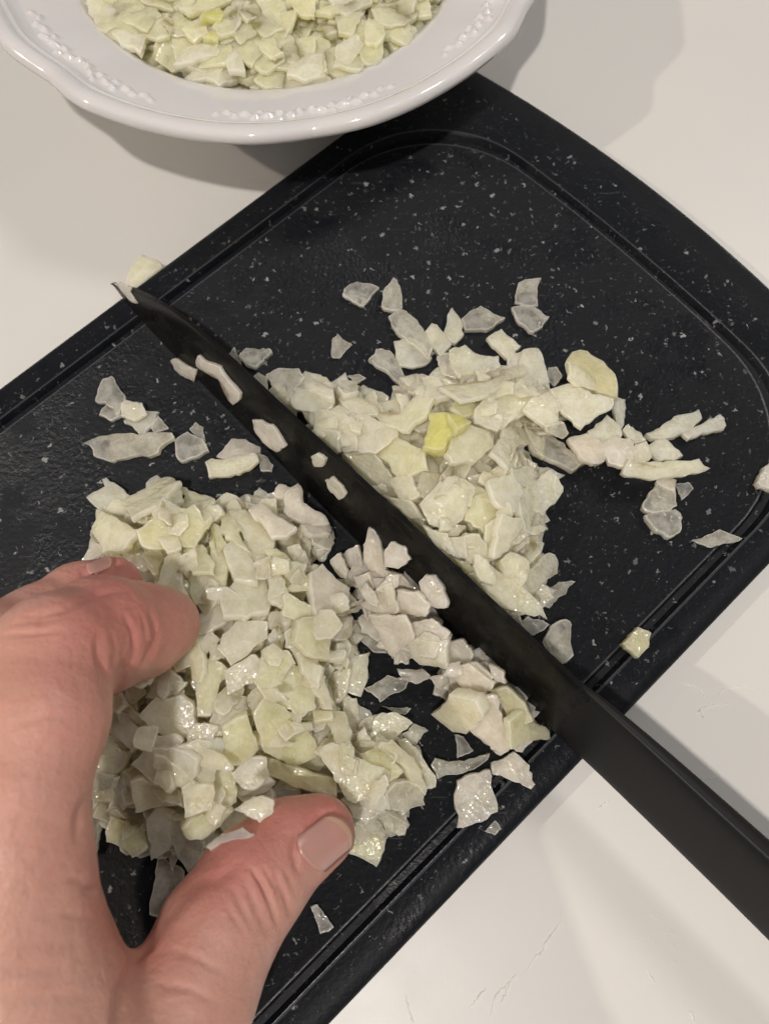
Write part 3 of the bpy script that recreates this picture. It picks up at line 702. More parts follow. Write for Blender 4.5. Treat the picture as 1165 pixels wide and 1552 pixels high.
# --- loose pieces, and the heap beyond the knife
for r_ in [
 ('A', [(272,160),(285,100),(330,20),(350,15),(430,50),(440,70),(320,180)], 'w', 'pale onion piece on the white table against the board edge, behind the knife tip', '', .003, .0100, .02),
 ('A', [(215,150),(240,140),(298,168),(290,190),(322,245),(300,240),(262,198),(240,168)], 'p', 'thin grey onion shred clinging to the very tip of the knife', 'K', .0008),
 ('A', [(470,500),(500,495),(590,545),(575,595),(495,560),(490,530)], 'p', 'small pinkish onion piece stuck low on the blade near the knife tip', 'K'),
 ('A', [(585,500),(600,480),(690,530),(745,600),(792,655),(785,680),(755,705),(738,690),(748,660),(720,615),(660,560),(590,532)], 'p', 'long curved onion sliver stuck to the blade near the tip', 'K'),
 ('A', [(848,772),(870,772),(950,810),(998,890),(960,920),(890,870),(850,810)], 'p', 'pointed oval onion piece stuck to the middle of the blade', 'K'),
 ('B', [(245,880),(275,865),(315,890),(300,925),(262,925)], 'w', 'tiny rounded onion bit, the smallest one stuck to the blade', 'K'),
 ('B', [(312,985),(345,970),(395,1015),(410,1050),(380,1075),(330,1030)], 'w', 'small oblong onion bit stuck to the blade below the tiny one', 'K'),
 ('A', [(130,680),(165,580),(205,565),(225,600),(272,655),(270,690),(230,750),(180,690)], 'g', 'grey faceted onion chip at the top of the small cluster left of the knife', '', .0024),
 ('A', [(150,745),(180,695),(250,690),(260,745),(200,770)], 'g', 'small grey onion chip below the faceted chip left of the knife', '', .002),
 ('A', [(258,770),(350,730),(420,730),(395,790),(340,845)], 'w', 'triangular onion chip pointing down towards the long textured slice', '', .002),
 ('A', [(250,690),(270,675),(350,690),(370,740),(300,770),(250,755)], 'w', 'crumpled little onion piece in the middle of the small left cluster', '', .0022, .0165),
 ('A', [(385,800),(420,750),(470,810),(400,830)], 'g', 'thin see-through onion shred at the right end of the small left cluster', '', .0008),
 ('A', [(78,870),(110,855),(220,830),(300,830),(480,825),(490,850),(430,895),(380,935),(340,925),(200,965),(130,935)], 'g', 'long leaf-shaped textured onion slice lying alone left of the knife', '', .003),
 ('A', [(495,860),(550,815),(620,850),(648,905),(600,935),(520,955),(495,930)], 'g', 'lumpy grey onion chunk right of the long textured slice', '', .003),
 ('A', [(560,810),(590,780),(625,800),(635,870),(600,850)], 'g', 'thin grey shred behind the lumpy grey onion chunk', '', .001),
 ('A', [(685,935),(750,855),(820,855),(885,890),(880,940),(750,950)], 'p', 'flat greyish onion piece tucked behind the thick bar-shaped slice', '', .0024),
 ('A', [(633,960),(660,945),(870,915),(880,950),(850,985),(740,1025),(650,1035)], 'w', 'thick bar-shaped onion slice on bare board left of the knife', '', .0034, .0180),
 ('A', [(880,920),(920,940),(945,975),(940,1005),(885,1000)], 'g', 'small grey chip between the bar-shaped slice and the blade', '', .0014),
 ('A', [(740,480),(765,435),(780,470),(795,510),(835,575),(790,545),(745,510)], 'g', 'narrow curled onion shred touching the far side of the knife', '', .002),
 ('A', [(785,475),(820,438),(925,442),(938,460),(900,495),(860,530),(820,515)], 'g', 'winged grey onion piece just beyond the upper blade', '', .003),
 ('A', [(838,580),(875,550),(915,570),(925,650),(880,625)], 'w', 'rounded onion piece against the spine above the heap', '', .003),
 ('A', [(910,560),(960,530),(1060,535),(1085,570),(1050,620),(1000,700),(940,620)], 'g', 'broad grey shell-shaped onion piece at the upper tip of the far heap', '', .003),
 ('B', [(55,570),(110,545),(190,620),(180,700),(110,640)], 'w', X_, '', .003),
 ('B', [(160,610),(200,570),(290,580),(345,600),(340,650),(310,670),(250,670),(170,650)], 'w', X_),
 ('B', [(210,545),(240,515),(345,565),(345,600),(290,590),(220,570)], 'w', X_, '', .0035),
 ('B', [(390,140),(410,100),(460,75),(565,105),(490,190)], 'g', 'four-cornered grey onion flake lying alone at the far side of the board', '', .002),
 ('B', [(568,190),(580,120),(625,55),(650,90),(668,200),(620,212)], 'g', 'pointed grey onion wedge standing beside the four-cornered flake', '', .0026),
 ('B', [(342,425),(345,360),(370,315),(440,370),(380,430)], 'g', 'faint thin onion skin scrap alone on the dark board above the far heap', '', .0007),
 ('C', [(660,175),(675,85),(780,62),(765,190),(700,190)], 'g', 'square grey onion flake, farthest piece from the knife tip', '', .0018),
 ('C', [(645,195),(720,185),(780,210),(820,240),(770,295),(725,305),(685,270)], 'g', 'rounded onion flake lying against the square grey flake', '', .0026),
 ('B', [(935,250),(960,225),(1025,188),(1050,205),(1135,240),(1050,300),(950,300)], 'g', 'glistening faceted onion piece above the far heap', '', .003),
 ('B', [(853,330),(870,230),(893,195),(935,260),(945,320),(905,360)], 'w', 'upright pointed onion piece left of the glistening faceted one', '', .003),
 ('B', [(510,435),(545,385),(610,395),(660,470),(700,560),(640,530)], 'g', 'ragged grey onion piece sticking out at the far heap\'s left corner', '', .003),
 ('B', [(605,235),(640,205),(680,210),(760,290),(800,380),(790,430),(740,380),(650,320),(610,270)], 'g', 'long rounded onion strip below the pointed wedge', '', .003),
 ('B', [(770,305),(800,268),(825,275),(893,365),(835,425),(785,345)], 'w', 'smooth finger-shaped onion piece above the far heap', '', .0036),
 ('B', [(640,520),(740,500),(740,560),(710,590),(650,550)], 'g', X_),
 ('B', [(625,350),(700,335),(770,370),(800,425),(760,465),(650,465),(632,430)], 'w', X_),
 ('B', [(372,560),(390,530),(460,530),(465,580),(400,590)], 'g', 'small grey onion cube beside the see-through onion shred', '', .003),
 ('B', [(380,600),(450,590),(540,640),(550,680),(470,690),(400,640)], 'g', X_, '', .002),
 ('B', [(415,510),(470,500),(500,520),(460,545)], 'g', 'see-through onion shred at the edge of the bare board above the far heap', '', .0006),
 ('B', [(340,660),(375,640),(455,690),(400,720)], 'w', X_),
 ('B', [(260,680),(300,665),(440,700),(455,850),(385,850),(375,770),(260,765)], 'g', X_, '', .003),
 ('B', [(245,760),(365,770),(380,860),(340,870)], 'w', X_),
 ('B', [(820,420),(880,400),(910,520),(850,500)], 'g', X_),
 ('C', [(360,390),(435,368),(500,410),(590,415),(600,460),(500,530),(400,520)], 'w', X_, '', .004),
 ('C', [(533,335),(600,290),(690,370),(640,430),(560,370)], 'w', 'flat onion strip pointing up out of the far heap', '', .0026),
 ('C', [(620,430),(700,390),(730,460),(690,550),(640,500)], 'w', X_),
 ('C', [(140,510),(240,490),(330,530),(370,590),(300,610),(210,575)], 'w', X_), ('C', [(330,540),(500,540),(640,470),(690,440),(700,480),(580,560),(420,610)], 'w', 'narrow flat onion strip lying across the upper part of the far heap', '', .002),
 ('C', [(700,385),(770,385),(800,470),(820,555),(770,600),(700,570),(670,500)], 'w', X_),
 ('C', [(575,620),(640,560),(690,520),(730,590),(770,620),(700,680),(600,750)], 'w', X_),
 ('C', [(810,470),(850,465),(875,510),(840,560),(815,530)], 'g', 'thin dark scrap left of the thick cream-edged wedge', '', .0009),
 ('C', [(897,425),(920,395),(990,390),(1060,440),(1130,520),(1125,600),(1040,580),(940,555),(905,520)], 'c', 'thick onion wedge with greenish cream outer edge, at the right of the far heap', '', .006, .026, .3),
 ('C', [(903,440),(960,480),(1060,545),(1120,605),(1040,582),(940,555),(906,518)], 'w', 'white wet cut face on the near side of the cream-edged wedge', '', .002, .0275, .35),
 ('C', [(815,565),(850,555),(940,545),(1110,610),(1100,650),(960,745),(880,680)], 'w', 'large smooth triangular onion piece in front of the cream-edged wedge', '', .003, .0275, .12),
 ('C', [(700,660),(740,610),(820,570),(870,640),(860,730),(800,725)], 'w', X_),
 ('C', [(1110,620),(1130,605),(1165,612),(1160,720),(1130,770)], 'w', 'short upright onion matchstick beside the large triangular piece', '', .004),
 ('D', [(80,540),(60,470),(140,460),(240,510),(335,600),(280,640),(180,590)], 'g', 'rough-grained onion strip below the large triangular piece', '', .004),
 ('D', [(150,440),(240,420),(260,470),(230,500),(160,470)], 'g', X_, '', .003),
 ('D', [(250,490),(340,470),(400,500),(440,560),(420,600),(370,610),(320,590)], 'p', 'smooth pinkish onion lump in the trail right of the far heap', '', .005),
 ('D', [(340,460),(430,385),(490,440),(500,480),(450,530),(370,510)], 'w', 'four-sided onion piece at the start of the trail right of the far heap', '', .003),
 ('D', [(400,520),(470,480),(560,500),(560,590),(510,620),(440,600)], 'p', 'flat pinkish onion piece in the middle of the right-hand trail', '', .003),
 ('D', [(500,450),(530,425),(580,465),(610,500),(550,520)], 'w', 'small chip on the upper side of the right-hand trail', '', .003),
 ('D', [(610,470),(720,410),(850,362),(865,400),(830,440),(700,495),(640,490)], 'w', 'long onion baton, left one of the crossed pair at the trail\'s end', '', .004),
 ('D', [(770,470),(870,420),(945,382),(968,400),(965,450),(800,500)], 'w', 'onion baton at the far right, under the end of the other baton', '', .003),
 ('D', [(560,520),(610,500),(640,570),(570,620),(530,600)], 'w', X_),
 ('D', [(610,530),(650,500),(700,495),(780,570),(740,590),(660,590)], 'w', 'bright flat onion slab between the batons and the horizontal strip', '', .003),
 ('D', [(505,650),(530,590),(650,600),(780,595),(850,585),(900,635),(850,655),(680,680),(520,670)], 'w', 'long horizontal onion strip with a rough left end in the right-hand trail', '', .004),
 ('D', [(650,690),(690,650),(750,680),(745,740)], 'p', 'small onion chip below the long horizontal strip', '', .003),
 ('D', [(740,700),(800,690),(828,720),(770,775)], 'g', 'round see-through onion scrap below the horizontal strip', '', .0009),
 ('D', [(590,810),(620,740),(670,690),(745,740),(755,800),(700,830),(630,830)], 'g', 'ribbed upper lobe of the grey onion lump hanging below the trail', '', .004),
 ('D', [(600,840),(750,810),(775,850),(765,920),(720,945),(650,905)], 'g', 'rounded lower lobe of the grey onion lump hanging below the trail', '', .004),
 ('D', [(808,960),(940,905),(1050,950),(980,970),(910,990)], 'g', 'flat diamond-shaped onion flake bridging the juice groove', '', .0012, .0140),
 ('D', [(1115,690),(1150,620),(1195,590),(1215,660),(1195,730),(1130,715)], 'p', 'onion piece on the board rim at the right edge of the picture', '', .004),
 ('D', [(0,625),(60,620),(115,645),(85,720),(30,700)], 'g', X_, '', .003),
 ('D', [(30,770),(75,720),(110,800),(80,920),(60,915)], 'g', X_, '', .003),
 ('D', [(78,740),(90,700),(165,630),(235,715),(195,790),(130,845)], 'w', 'sharp-cornered four-sided onion piece at the right flank of the far heap', '', .003, .0190),
 ('I', [(740,630),(860,545),(940,545),(890,600),(815,670)], 'g', 'nearly transparent onion film on the board right of the heap', '', .0007),
 ('I', [(700,550),(730,490),(820,415),(855,450),(855,510),(760,590),(740,610)], 'g', 'grey oblong onion piece right of the small glistening cube', '', .003),
 ('I', [(595,690),(680,690),(690,730),(610,700)], 'g', X_),
 ('I', [(680,730),(720,700),(790,720),(820,740),(740,790)], 'g', 'thin onion chip against the spine near the far heap\'s lower end', '', .002),
 ('I', [(795,810),(830,740),(890,715),(915,720),(930,880),(880,910),(820,870)], 'g', 'knobbly grey onion lump beside the knife near the juice groove', '', .005),
 ('Q', [(705,260),(760,205),(800,225),(790,270),(760,305)], 'c', 'small cream onion cube lying on the juice groove right of the knife', '', .005, .0165),
 # heap beyond the knife
 ('B', [(390,870),(530,865),(625,990),(580,1050),(470,960)], 'w', X_), ('B', [(445,700),(500,690),(560,720),(640,720),(640,780),(540,860),(470,850)], 'w', X_),
 ('B', [(540,860),(640,790),(760,850),(770,930),(650,970)], 'v', X_), ('B', [(600,980),(700,960),(740,1050),(670,1080)], 'w', X_),
 ('B', [(540,670),(600,690),(660,670),(730,605),(800,620),(760,690),(690,760),(640,740),(560,720)], 'w', 'curled crescent onion piece left of the yellow core', '', .003),
 ('C', [(370,650),(400,600),(480,620),(470,680),(430,690)], 'v', X_), ('C', [(480,660),(560,590),(600,680),(580,760),(480,720)], 'w', X_),
 ('B', [(870,860),(900,770),(960,740),(1060,760),(1080,830),(1000,900),(900,900)], 'w', X_), ('C', [(630,740),(670,715),(745,800),(630,920),(560,850)], 'w', X_),
 ('B', [(760,830),(790,680),(870,680),(910,740),(870,790),(850,840)], 'y', 'bright yellow onion core on top of the far heap', '', .006),
 ('B', [(870,680),(940,690),(975,720),(920,745)], 'y', 'small yellow core chip against the bright yellow onion core', '', .004),
 ('I', [(450,180),(560,130),(620,230),(540,330),(440,260)], 'v', X_), ('I', [(540,90),(640,60),(700,140),(660,230),(580,200)], 'w', X_), ('I', [(330,100),(380,60),(480,110),(460,200),(370,190)], 'w', X_),
 ('I', [(230,190),(320,90),(430,130),(420,260),(360,300),(270,280)], 'w', X_), ('I', [(530,290),(600,250),(620,330),(560,450),(530,400)], 'w', X_), ('I', [(610,240),(690,260),(700,310),(640,390),(570,440)], 'g', X_, '', .003),
 ('I', [(430,340),(500,330),(560,430),(520,490),(440,450)], 'w', X_), ('I', [(350,350),(430,340),(440,440),(390,430)], 'w', X_), ('I', [(450,520),(520,480),(600,560),(590,640),(520,600)], 'w', X_),
 ('I', [(60,150),(180,180),(240,260),(180,260)], 'w', X_), ('I', [(240,290),(350,330),(400,440),(300,380)], 'w', X_), ('I', [(380,440),(460,470),(500,540),(440,520)], 'v', X_),
 ('I', [(510,560),(560,480),(690,560),(790,680),(800,710),(680,680),(590,655)], 'w', 'broad tapering onion piece at the lower end of the far heap', '', .003),
 ('I', [(600,445),(640,410),(735,450),(720,520),(690,565),(620,520)], 'w', 'small glistening onion cube on the lower end of the far heap', '', .006),
]:
    a = list(r_) + [None] * (8 - len(r_)); mode = a[4] or ''
    lab = a[3]; grp = None
    if mode == 'K': grp = 'onion bits stuck to the blade'
    if lab is None: lab, grp = ZL[GR], GR
    elif not mode: grp = GS
    traced(a[0], a[1], a[2], lab, mode, a[5], a[6], a[7], group=grp)
# --- the heap beside the hand
for r_ in [
 ('G', [(60,480),(120,380),(220,420),(190,500),(110,530)], 'g', X_, '', .003), ('G', [(145,600),(200,510),(240,560),(230,650),(195,685)], 'w', X_), ('G', [(40,590),(70,500),(160,540),(140,585)], 'w', X_),
 ('G', [(10,640),(60,600),(140,600),(110,720),(60,900),(30,800)], 'g', 'dull grey onion piece hanging down at the heap\'s corner beside the palm', '', .003),
 ('G', [(320,1165),(370,880),(480,960),(460,1080),(400,1180)], 'g', 'large thin see-through onion sheet standing behind the thumb base', '', .002),
 ('G', [(120,780),(140,715),(290,750),(310,860),(270,890),(240,905),(220,870),(120,830)], 'v', 'ragged onion block at the heap\'s near-left corner', '', .004), ('G', [(410,720),(480,730),(570,840),(510,990),(440,880)], 'g', 'smooth greyish onion slice running down behind the thumb', '', .003),
 ('G', [(130,260),(190,220),(300,330),(230,415),(140,330)], 'w', X_), ('G', [(190,220),(215,205),(330,320),(300,335)], 'w', X_), ('G', [(280,250),(350,180),(460,170),(515,230),(520,340),(430,360),(320,310)], 'w', 'smooth rounded onion slice below the bent index finger', '', .003),
 ('G', [(300,170),(330,120),(400,80),(480,105),(450,150),(350,180)], 'w', X_), ('G', [(260,410),(300,340),(430,340),(470,370),(430,430)], 'w', X_),
 ('G', [(610,500),(680,490),(710,560),(715,650),(630,690),(615,600)], 'v', X_), ('G', [(740,620),(800,570),(850,530),(895,560),(840,610)], 'w', X_), ('G', [(860,610),(920,560),(1000,580),(1010,640),(900,660)], 'w', X_),
 ('G', [(240,560),(290,545),(400,600),(470,595),(470,670),(260,695)], 'w', 'glistening angular onion block left of the bright white square', '', .005), ('G', [(240,475),(290,420),(420,410),(535,465),(520,530),(440,580),(330,560)], 'g', 'large oval greyish onion slice in the near-left of the heap', '', .003),
 ('G', [(470,770),(520,720),(610,700),(700,690),(640,760),(560,815),(490,810)], 'v', 'rounded dull onion roll just above the thumb knuckle', '', .005), ('G', [(300,760),(330,700),(410,720),(415,840),(320,915)], 'w', 'pointed onion piece covered in wet highlights at the heap\'s lower edge', '', .003),
 ('G', [(700,520),(760,450),(850,450),(860,530),(800,590),(740,580)], 'w', X_), ('G', [(640,470),(660,320),(760,260),(820,420),(750,470),(670,490)], 'v', 'greenish smooth onion piece in the middle of the near heap', '', .004),
 ('G', [(440,400),(540,370),(650,380),(640,440),(600,570),(500,560),(530,460)], 'w', X_), ('G', [(470,580),(500,560),(610,570),(605,680),(480,720)], 'w', 'bright white square onion piece with a ribbed top', '', .004),
 ('G', [(580,310),(620,210),(700,230),(770,220),(720,270),(660,330)], 'w', X_), ('G', [(520,360),(535,310),(668,320),(665,352)], 'w', 'small straight-sided white onion stick on top of the near heap', '', .003),
 ('G', [(800,250),(860,170),(960,250),(1050,340),(1080,440),(960,480),(850,420)], 'v', 'large smooth green-white onion slice near the middle of the near heap', '', .003), ('G', [(960,280),(1060,290),(1070,320),(990,345)], 'w', X_),
 ('G', [(890,140),(960,20),(1050,50),(1080,210),(1000,260),(920,200)], 'v', X_), ('G', [(820,430),(960,490),(1160,550),(1165,620),(1000,580),(860,530)], 'c', 'long peach-tinted onion strip running towards the thumb nail', '', .004),
 ('E', [(10,440),(40,400),(60,360),(110,370),(110,410),(30,470)], 'p', 'pinkish onion piece just beyond the middle fingertip', '', .003), ('E', [(190,400),(250,320),(280,400),(320,470),(290,500),(200,430)], 'w', X_),
 ('E', [(75,215),(120,240),(210,280),(260,300),(190,395),(100,400),(60,320)], 'w', 'broad onion piece at the heap\'s top left, above the middle fingertip', '', .003), ('E', [(420,75),(560,150),(610,160),(600,190),(470,200),(480,150)], 'v', X_),
 ('E', [(205,180),(330,110),(385,72),(450,100),(350,200),(240,250),(225,220)], 'w', X_), ('E', [(230,240),(340,200),(360,250),(290,255)], 'c', X_), ('E', [(30,155),(60,140),(110,110),(100,75),(120,70),(210,140),(290,195),(265,215),(200,275),(130,240)], 'w', 'notched onion piece with a horn, at the heap\'s top left corner', '', .004),
 ('E', [(340,170),(400,105),(460,110),(470,160),(380,245),(355,240)], 'w', X_), ('E', [(280,370),(450,395),(400,410),(345,510),(310,470)], 'c', 'yellowish pointed onion piece above the index fingertip', '', .004),
 ('E', [(590,270),(640,300),(665,520),(650,620),(610,560),(600,400)], 'v', 'long narrow onion strip down the heap\'s upper right side', '', .003), ('E', [(470,380),(560,370),(610,450),(600,500),(510,500)], 'v', X_), ('E', [(475,195),(615,170),(600,250),(580,290),(540,240),(490,205)], 'w', X_),
 ('E', [(270,310),(380,240),(520,200),(580,290),(520,390),(440,370),(455,400),(300,385)], 'v', 'large irregular yellowish-white onion slice on top of the heap\'s upper end', '', .003), ('E', [(495,520),(600,480),(650,560),(650,640),(530,640),(510,600)], 'w', X_),
 ('E', [(355,575),(390,440),(425,395),(500,465),(475,510),(450,490),(490,610)], 'w', 'upright white onion piece with a pointed top behind the index fingertip', '', .003), ('E', [(540,690),(650,640),(660,720),(560,780),(530,780)], 'w', X_),
 ('E', [(680,225),(760,215),(880,310),(885,370),(830,440),(770,400),(740,300)], 'w', X_), ('E', [(635,225),(710,250),(730,330),(770,400),(720,370),(650,310)], 'v', X_), ('E', [(660,400),(700,345),(730,380),(760,410),(810,520),(805,540),(710,530)], 'w', X_, '', .004),
 ('E', [(780,430),(860,440),(930,520),(955,600),(910,660),(870,620),(830,500)], 'w', X_), ('E', [(850,400),(900,395),(960,440),(1000,500),(950,570),(870,450)], 'v', X_), ('E', [(950,580),(1020,500),(1080,580),(1000,590)], 'v', X_),
 ('E', [(860,700),(900,670),(935,720),(920,770),(870,750)], 'g', X_), ('E', [(860,800),(890,740),(935,790),(925,850),(870,860)], 'w', X_), ('E', [(430,920),(520,800),(600,775),(635,810),(560,900),(440,950)], 'w', X_), ('E', [(650,620),(720,535),(840,540),(868,620),(860,680),(760,700),(660,700)], 'w', 'rounded onion slice with a pale rim at the centre of the near heap', '', .004),
 ('E', [(630,850),(660,780),(740,720),(850,730),(850,800),(770,870),(690,920)], 'w', X_), ('E', [(520,970),(600,890),(680,950),(640,1010),(600,1150),(540,1150)], 'v', X_), ('E', [(660,950),(780,880),(850,920),(800,1000),(680,1060)], 'w', X_), ('E', [(830,870),(950,860),(980,920),(920,1010),(860,1080),(800,1000)], 'v', X_),
 ('F', [(20,440),(0,270),(50,300),(110,410),(80,480)], 'w', X_), ('F', [(300,540),(410,525),(410,610),(370,630),(310,620)], 'g', X_, '', .003), ('F', [(90,600),(150,560),(220,680),(150,700),(100,660)], 'w', X_), ('F', [(88,430),(110,415),(240,490),(235,520),(150,540),(95,520)], 'v', 'flat yellowish-green onion slice with one bright corner, right side of the near heap', '', .003),
 ('F', [(160,545),(240,520),(310,600),(300,715),(240,710),(150,640)], 'c', 'glossy wet onion block at the right side of the near heap', '', .006), ('F', [(150,700),(240,680),(300,880),(310,940),(280,940),(200,800)], 'w', 'long curved onion strip below the glossy wet block', '', .003),
 ('F', [(305,860),(340,840),(480,950),(500,1000),(470,1070),(410,1110),(390,960)], 'w', X_), ('F', [(310,800),(345,745),(390,700),(480,680),(470,800),(440,890),(400,880)], 'w', 'flared four-sided onion piece at the near heap\'s right edge', '', .003), ('F', [(345,640),(430,660),(400,740),(340,740)], 'w', X_),
 ('F', [(530,930),(650,935),(670,940),(640,970),(600,970)], 'g', 'thin dark onion shard lying in the gap right of the near heap', '', .001), ('F', [(630,1060),(680,1010),(750,1040),(690,1115)], 'w', 'small wet onion chip at the near heap\'s right-hand point', '', .002),
 ('F', [(480,1100),(490,1000),(540,960),(600,960),(680,1010),(600,1080),(530,1110)], 'w', 'smooth five-sided onion piece at the near heap\'s right edge', '', .003), ('F', [(250,945),(365,945),(400,1110),(330,1110)], 'w', 'clean-cut white onion tile standing at the heap\'s right side', '', .003),
 ('F', [(455,850),(560,790),(660,800),(650,850),(530,915)], 'g', 'ribbed wet onion piece lying in the dark gap between heap and knife', '', .003), ('F', [(240,520),(310,515),(440,470),(450,490),(330,525)], 'g', 'dark onion-skin sliver between the heap and the knife', '', .0008),
 ('F', [(410,540),(480,530),(530,600),(560,690),(500,690),(440,640)], 'g', 'brownish see-through onion shell in the gap beside the glossy block', '', .0012), ('F', [(215,330),(270,290),(390,400),(380,440),(310,510),(240,520)], 'p', 'broad smooth pinkish onion piece between the near heap and the blade', '', .004),
 ('H', [(440,430),(480,380),(600,400),(610,480),(520,515),(450,500)], 'g', 'wrinkled wet onion piece below the two curved strips', '', .004), ('H', [(485,180),(520,175),(600,260),(660,350),(660,400),(620,410),(560,280)], 'w', 'outer one of the two curved onion strips beside the dark gap', '', .003),
 ('H', [(410,225),(470,190),(560,260),(620,400),(615,430),(560,380),(510,300)], 'w', 'inner one of the two curved onion strips beside the dark gap', '', .003), ('H', [(330,580),(390,530),(450,630),(430,650)], 'g', X_, '', .002), ('H', [(385,520),(430,510),(545,570),(520,610),(450,630)], 'g', 'grey oblong onion piece at the heap\'s edge right of the thumb', '', .003),
 ('H', [(235,690),(310,580),(400,590),(440,640),(395,770)], 'v', 'flat square onion piece lying beside the thumb nail', '', .002), ('H', [(240,460),(290,470),(420,430),(445,490),(350,560),(290,540)], 'w', X_), ('H', [(320,250),(400,220),(510,320),(450,370),(360,320)], 'v', X_),
 ('H', [(135,240),(190,200),(300,270),(450,330),(430,400),(290,470),(200,370)], 'w', 'large ribbed white onion slice above the thumb nail', '', .004), ('H', [(90,945),(125,930),(200,1040),(135,1070)], 'g', 'small grey sliver alone on the board below the thumb', '', .0016),
 ('H', [(880,600),(930,550),(960,590),(930,620)], 'g', 'faint onion scrap on the board rim below the knife heel', '', .0006),
 ('G', [(700,680),(740,655),(830,620),(885,640),(885,690),(820,745),(760,710)], 'w', 'wet rounded onion chip stuck on the thumb knuckle', 'T', .0028), ('G', [(570,850),(650,790),(740,760),(795,790),(730,810),(640,835),(590,860)], 'p', 'thin peach-coloured onion sliver stuck along the thumb', 'T', .0012),
 ('N', [(600,690),(640,650),(690,670),(670,710),(610,720)], 'g', 'clear onion bit clinging under the bent index finger', '', .002, .046), ('N', [(500,770),(540,740),(560,800),(530,840),(505,830)], 'g', 'clear wet onion shred hanging below the index knuckle', '', .0015, .042),
]:
    a = list(r_) + [None] * (8 - len(r_)); mode = a[4] or ''
    lab, grp = a[3], GL
    if lab is None: lab = ZL[GL]
    if mode == 'T': grp = 'onion bits stuck to the hand'
    traced(a[0], a[1], a[2], lab, mode, a[5], a[6], a[7], group=grp)
# --- pieces crowded along the near side of the blade
for r_ in [
 ('E', [(820,250),(880,230),(960,300),(930,340),(860,300)], 'w', X_, ''), ('E', [(770,215),(830,175),(860,210),(980,290),(940,330),(870,330),(820,260)], 'p', 'curled pinkish onion piece at the top of the row below the blade', ''),
 ('E', [(950,390),(1000,370),(1045,450),(1030,500),(970,440)], 'g', 'transparent onion scrap with a wet shine below the curled pieces', '', .001), ('E', [(1060,330),(1150,290),(1165,350),(1140,400),(1060,370)], 'g', X_, ''),
 ('E', [(885,135),(905,98),(960,110),(940,175),(890,160)], 'p', 'small square-cut onion chip nearest the blade\'s middle', ''), ('E', [(1000,290),(1100,260),(1150,300),(1140,330),(1060,335)], 'p', X_, ''), ('E', [(940,130),(1000,90),(1020,130),(1010,180),(1120,240),(1140,280),(1060,290),(990,270),(930,220)], 'p', 'long folded grey-pink onion piece under the middle of the blade', '', .004),
 ('F', [(297,270),(340,235),(380,320),(370,360),(320,320)], 'p', X_, 'L'), ('F', [(350,240),(425,200),(445,300),(430,320),(380,300)], 'p', X_, 'L'), ('F', [(415,350),(470,320),(500,400),(430,410)], 'p', X_, 'L'),
 ('F', [(445,200),(475,120),(515,160),(535,260),(560,370),(500,390),(450,270)], 'p', 'tall pointed onion blade-shaped piece standing against the knife', 'L'), ('F', [(540,300),(550,220),(575,185),(640,200),(665,265),(610,310)], 'p', 'fan-shaped onion chip standing against the knife right of the tall pointed one', 'L'),
 ('F', [(545,310),(620,330),(690,400),(600,380)], 'p', X_, 'L'), ('F', [(440,470),(560,370),(600,500),(540,520)], 'p', X_, ''), ('F', [(480,520),(640,520),(680,620),(590,700),(540,640)], 'p', X_, ''), ('F', [(600,400),(690,410),(755,480),(730,530),(600,510)], 'p', X_, 'L'),
 ('F', [(700,370),(730,335),(775,335),(835,470),(830,487),(770,485),(720,430)], 'p', 'rounded rectangular onion piece stuck against the lower blade', 'L'), ('F', [(530,380),(580,370),(600,480),(560,500)], 'w', X_, 'L'),
 ('F', [(650,560),(760,530),(850,600),(820,640),(700,620)], 'p', X_, 'L'), ('F', [(600,760),(720,760),(760,800),(700,830),(620,800)], 'p', X_, ''), ('F', [(830,640),(900,630),(955,700),(930,740),(850,730)], 'p', X_, 'L'),
 ('F', [(590,650),(640,640),(660,740),(590,740)], 'p', X_, ''), ('F', [(820,770),(930,740),(1050,830),(990,900),(900,850)], 'p', X_, 'L'), ('F', [(640,650),(700,625),(835,640),(835,770),(700,750)], 'w', 'bright white onion chunk on top of the row below the knife', 'L', .006),
 ('F', [(930,740),(960,730),(1045,800),(1030,825)], 'w', 'slim white onion stick leaning on the lower blade', 'L', .002), ('F', [(1020,740),(1090,780),(1100,830),(1050,820)], 'p', X_, 'L'), ('F', [(890,900),(900,850),(940,850),(950,900)], 'p', X_, ''),
 ('H', [(1000,100),(1060,60),(1165,130),(1180,180),(1080,190),(1010,230)], 'c', 'greenish onion piece under the blade at the board\'s near rim', ''), ('F', [(1020,850),(1100,840),(1180,920),(1220,1000),(1140,1070)], 'c', X_, 'L'),
 ('F', [(950,900),(1060,900),(1120,1100),(1080,1150),(940,1050)], 'p', 'large pinkish onion slice with a bright edge in the near corner of the row', ''), ('F', [(755,970),(840,880),(960,900),(990,970),(950,1040),(860,1050)], 'w', 'bright pinkish-white onion piece pointing left at the end of the row', '', .005),
 ('H', [(745,160),(790,170),(835,235),(760,270)], 'g', 'small triangular grey chip above the dark textured strip', '', .002), ('H', [(640,300),(660,270),(770,280),(910,240),(900,280),(760,340),(670,365)], 'g', 'dark textured onion strip lying across the groove above the pale square', '', .002),
 ('H', [(910,290),(1020,240),(1090,300),(1115,390),(1095,415),(1000,370),(920,340)], 'p', 'pinkish pointed onion slice reaching towards the near board edge', '', .003), ('H', [(755,370),(910,320),(945,510),(760,585),(750,500)], 'p', 'pale four-sided ribbed onion slice lying on the groove near the board edge', '', .003),
]:
    a = list(r_) + [None] * (8 - len(r_)); mode = a[4] or ''
    lab, grp = a[3], GK
    if lab is None: lab = ZL[GK]
    traced(a[0], a[1], a[2], lab, mode, a[5], a[6], a[7], group=grp)
N_TR = NP[0]

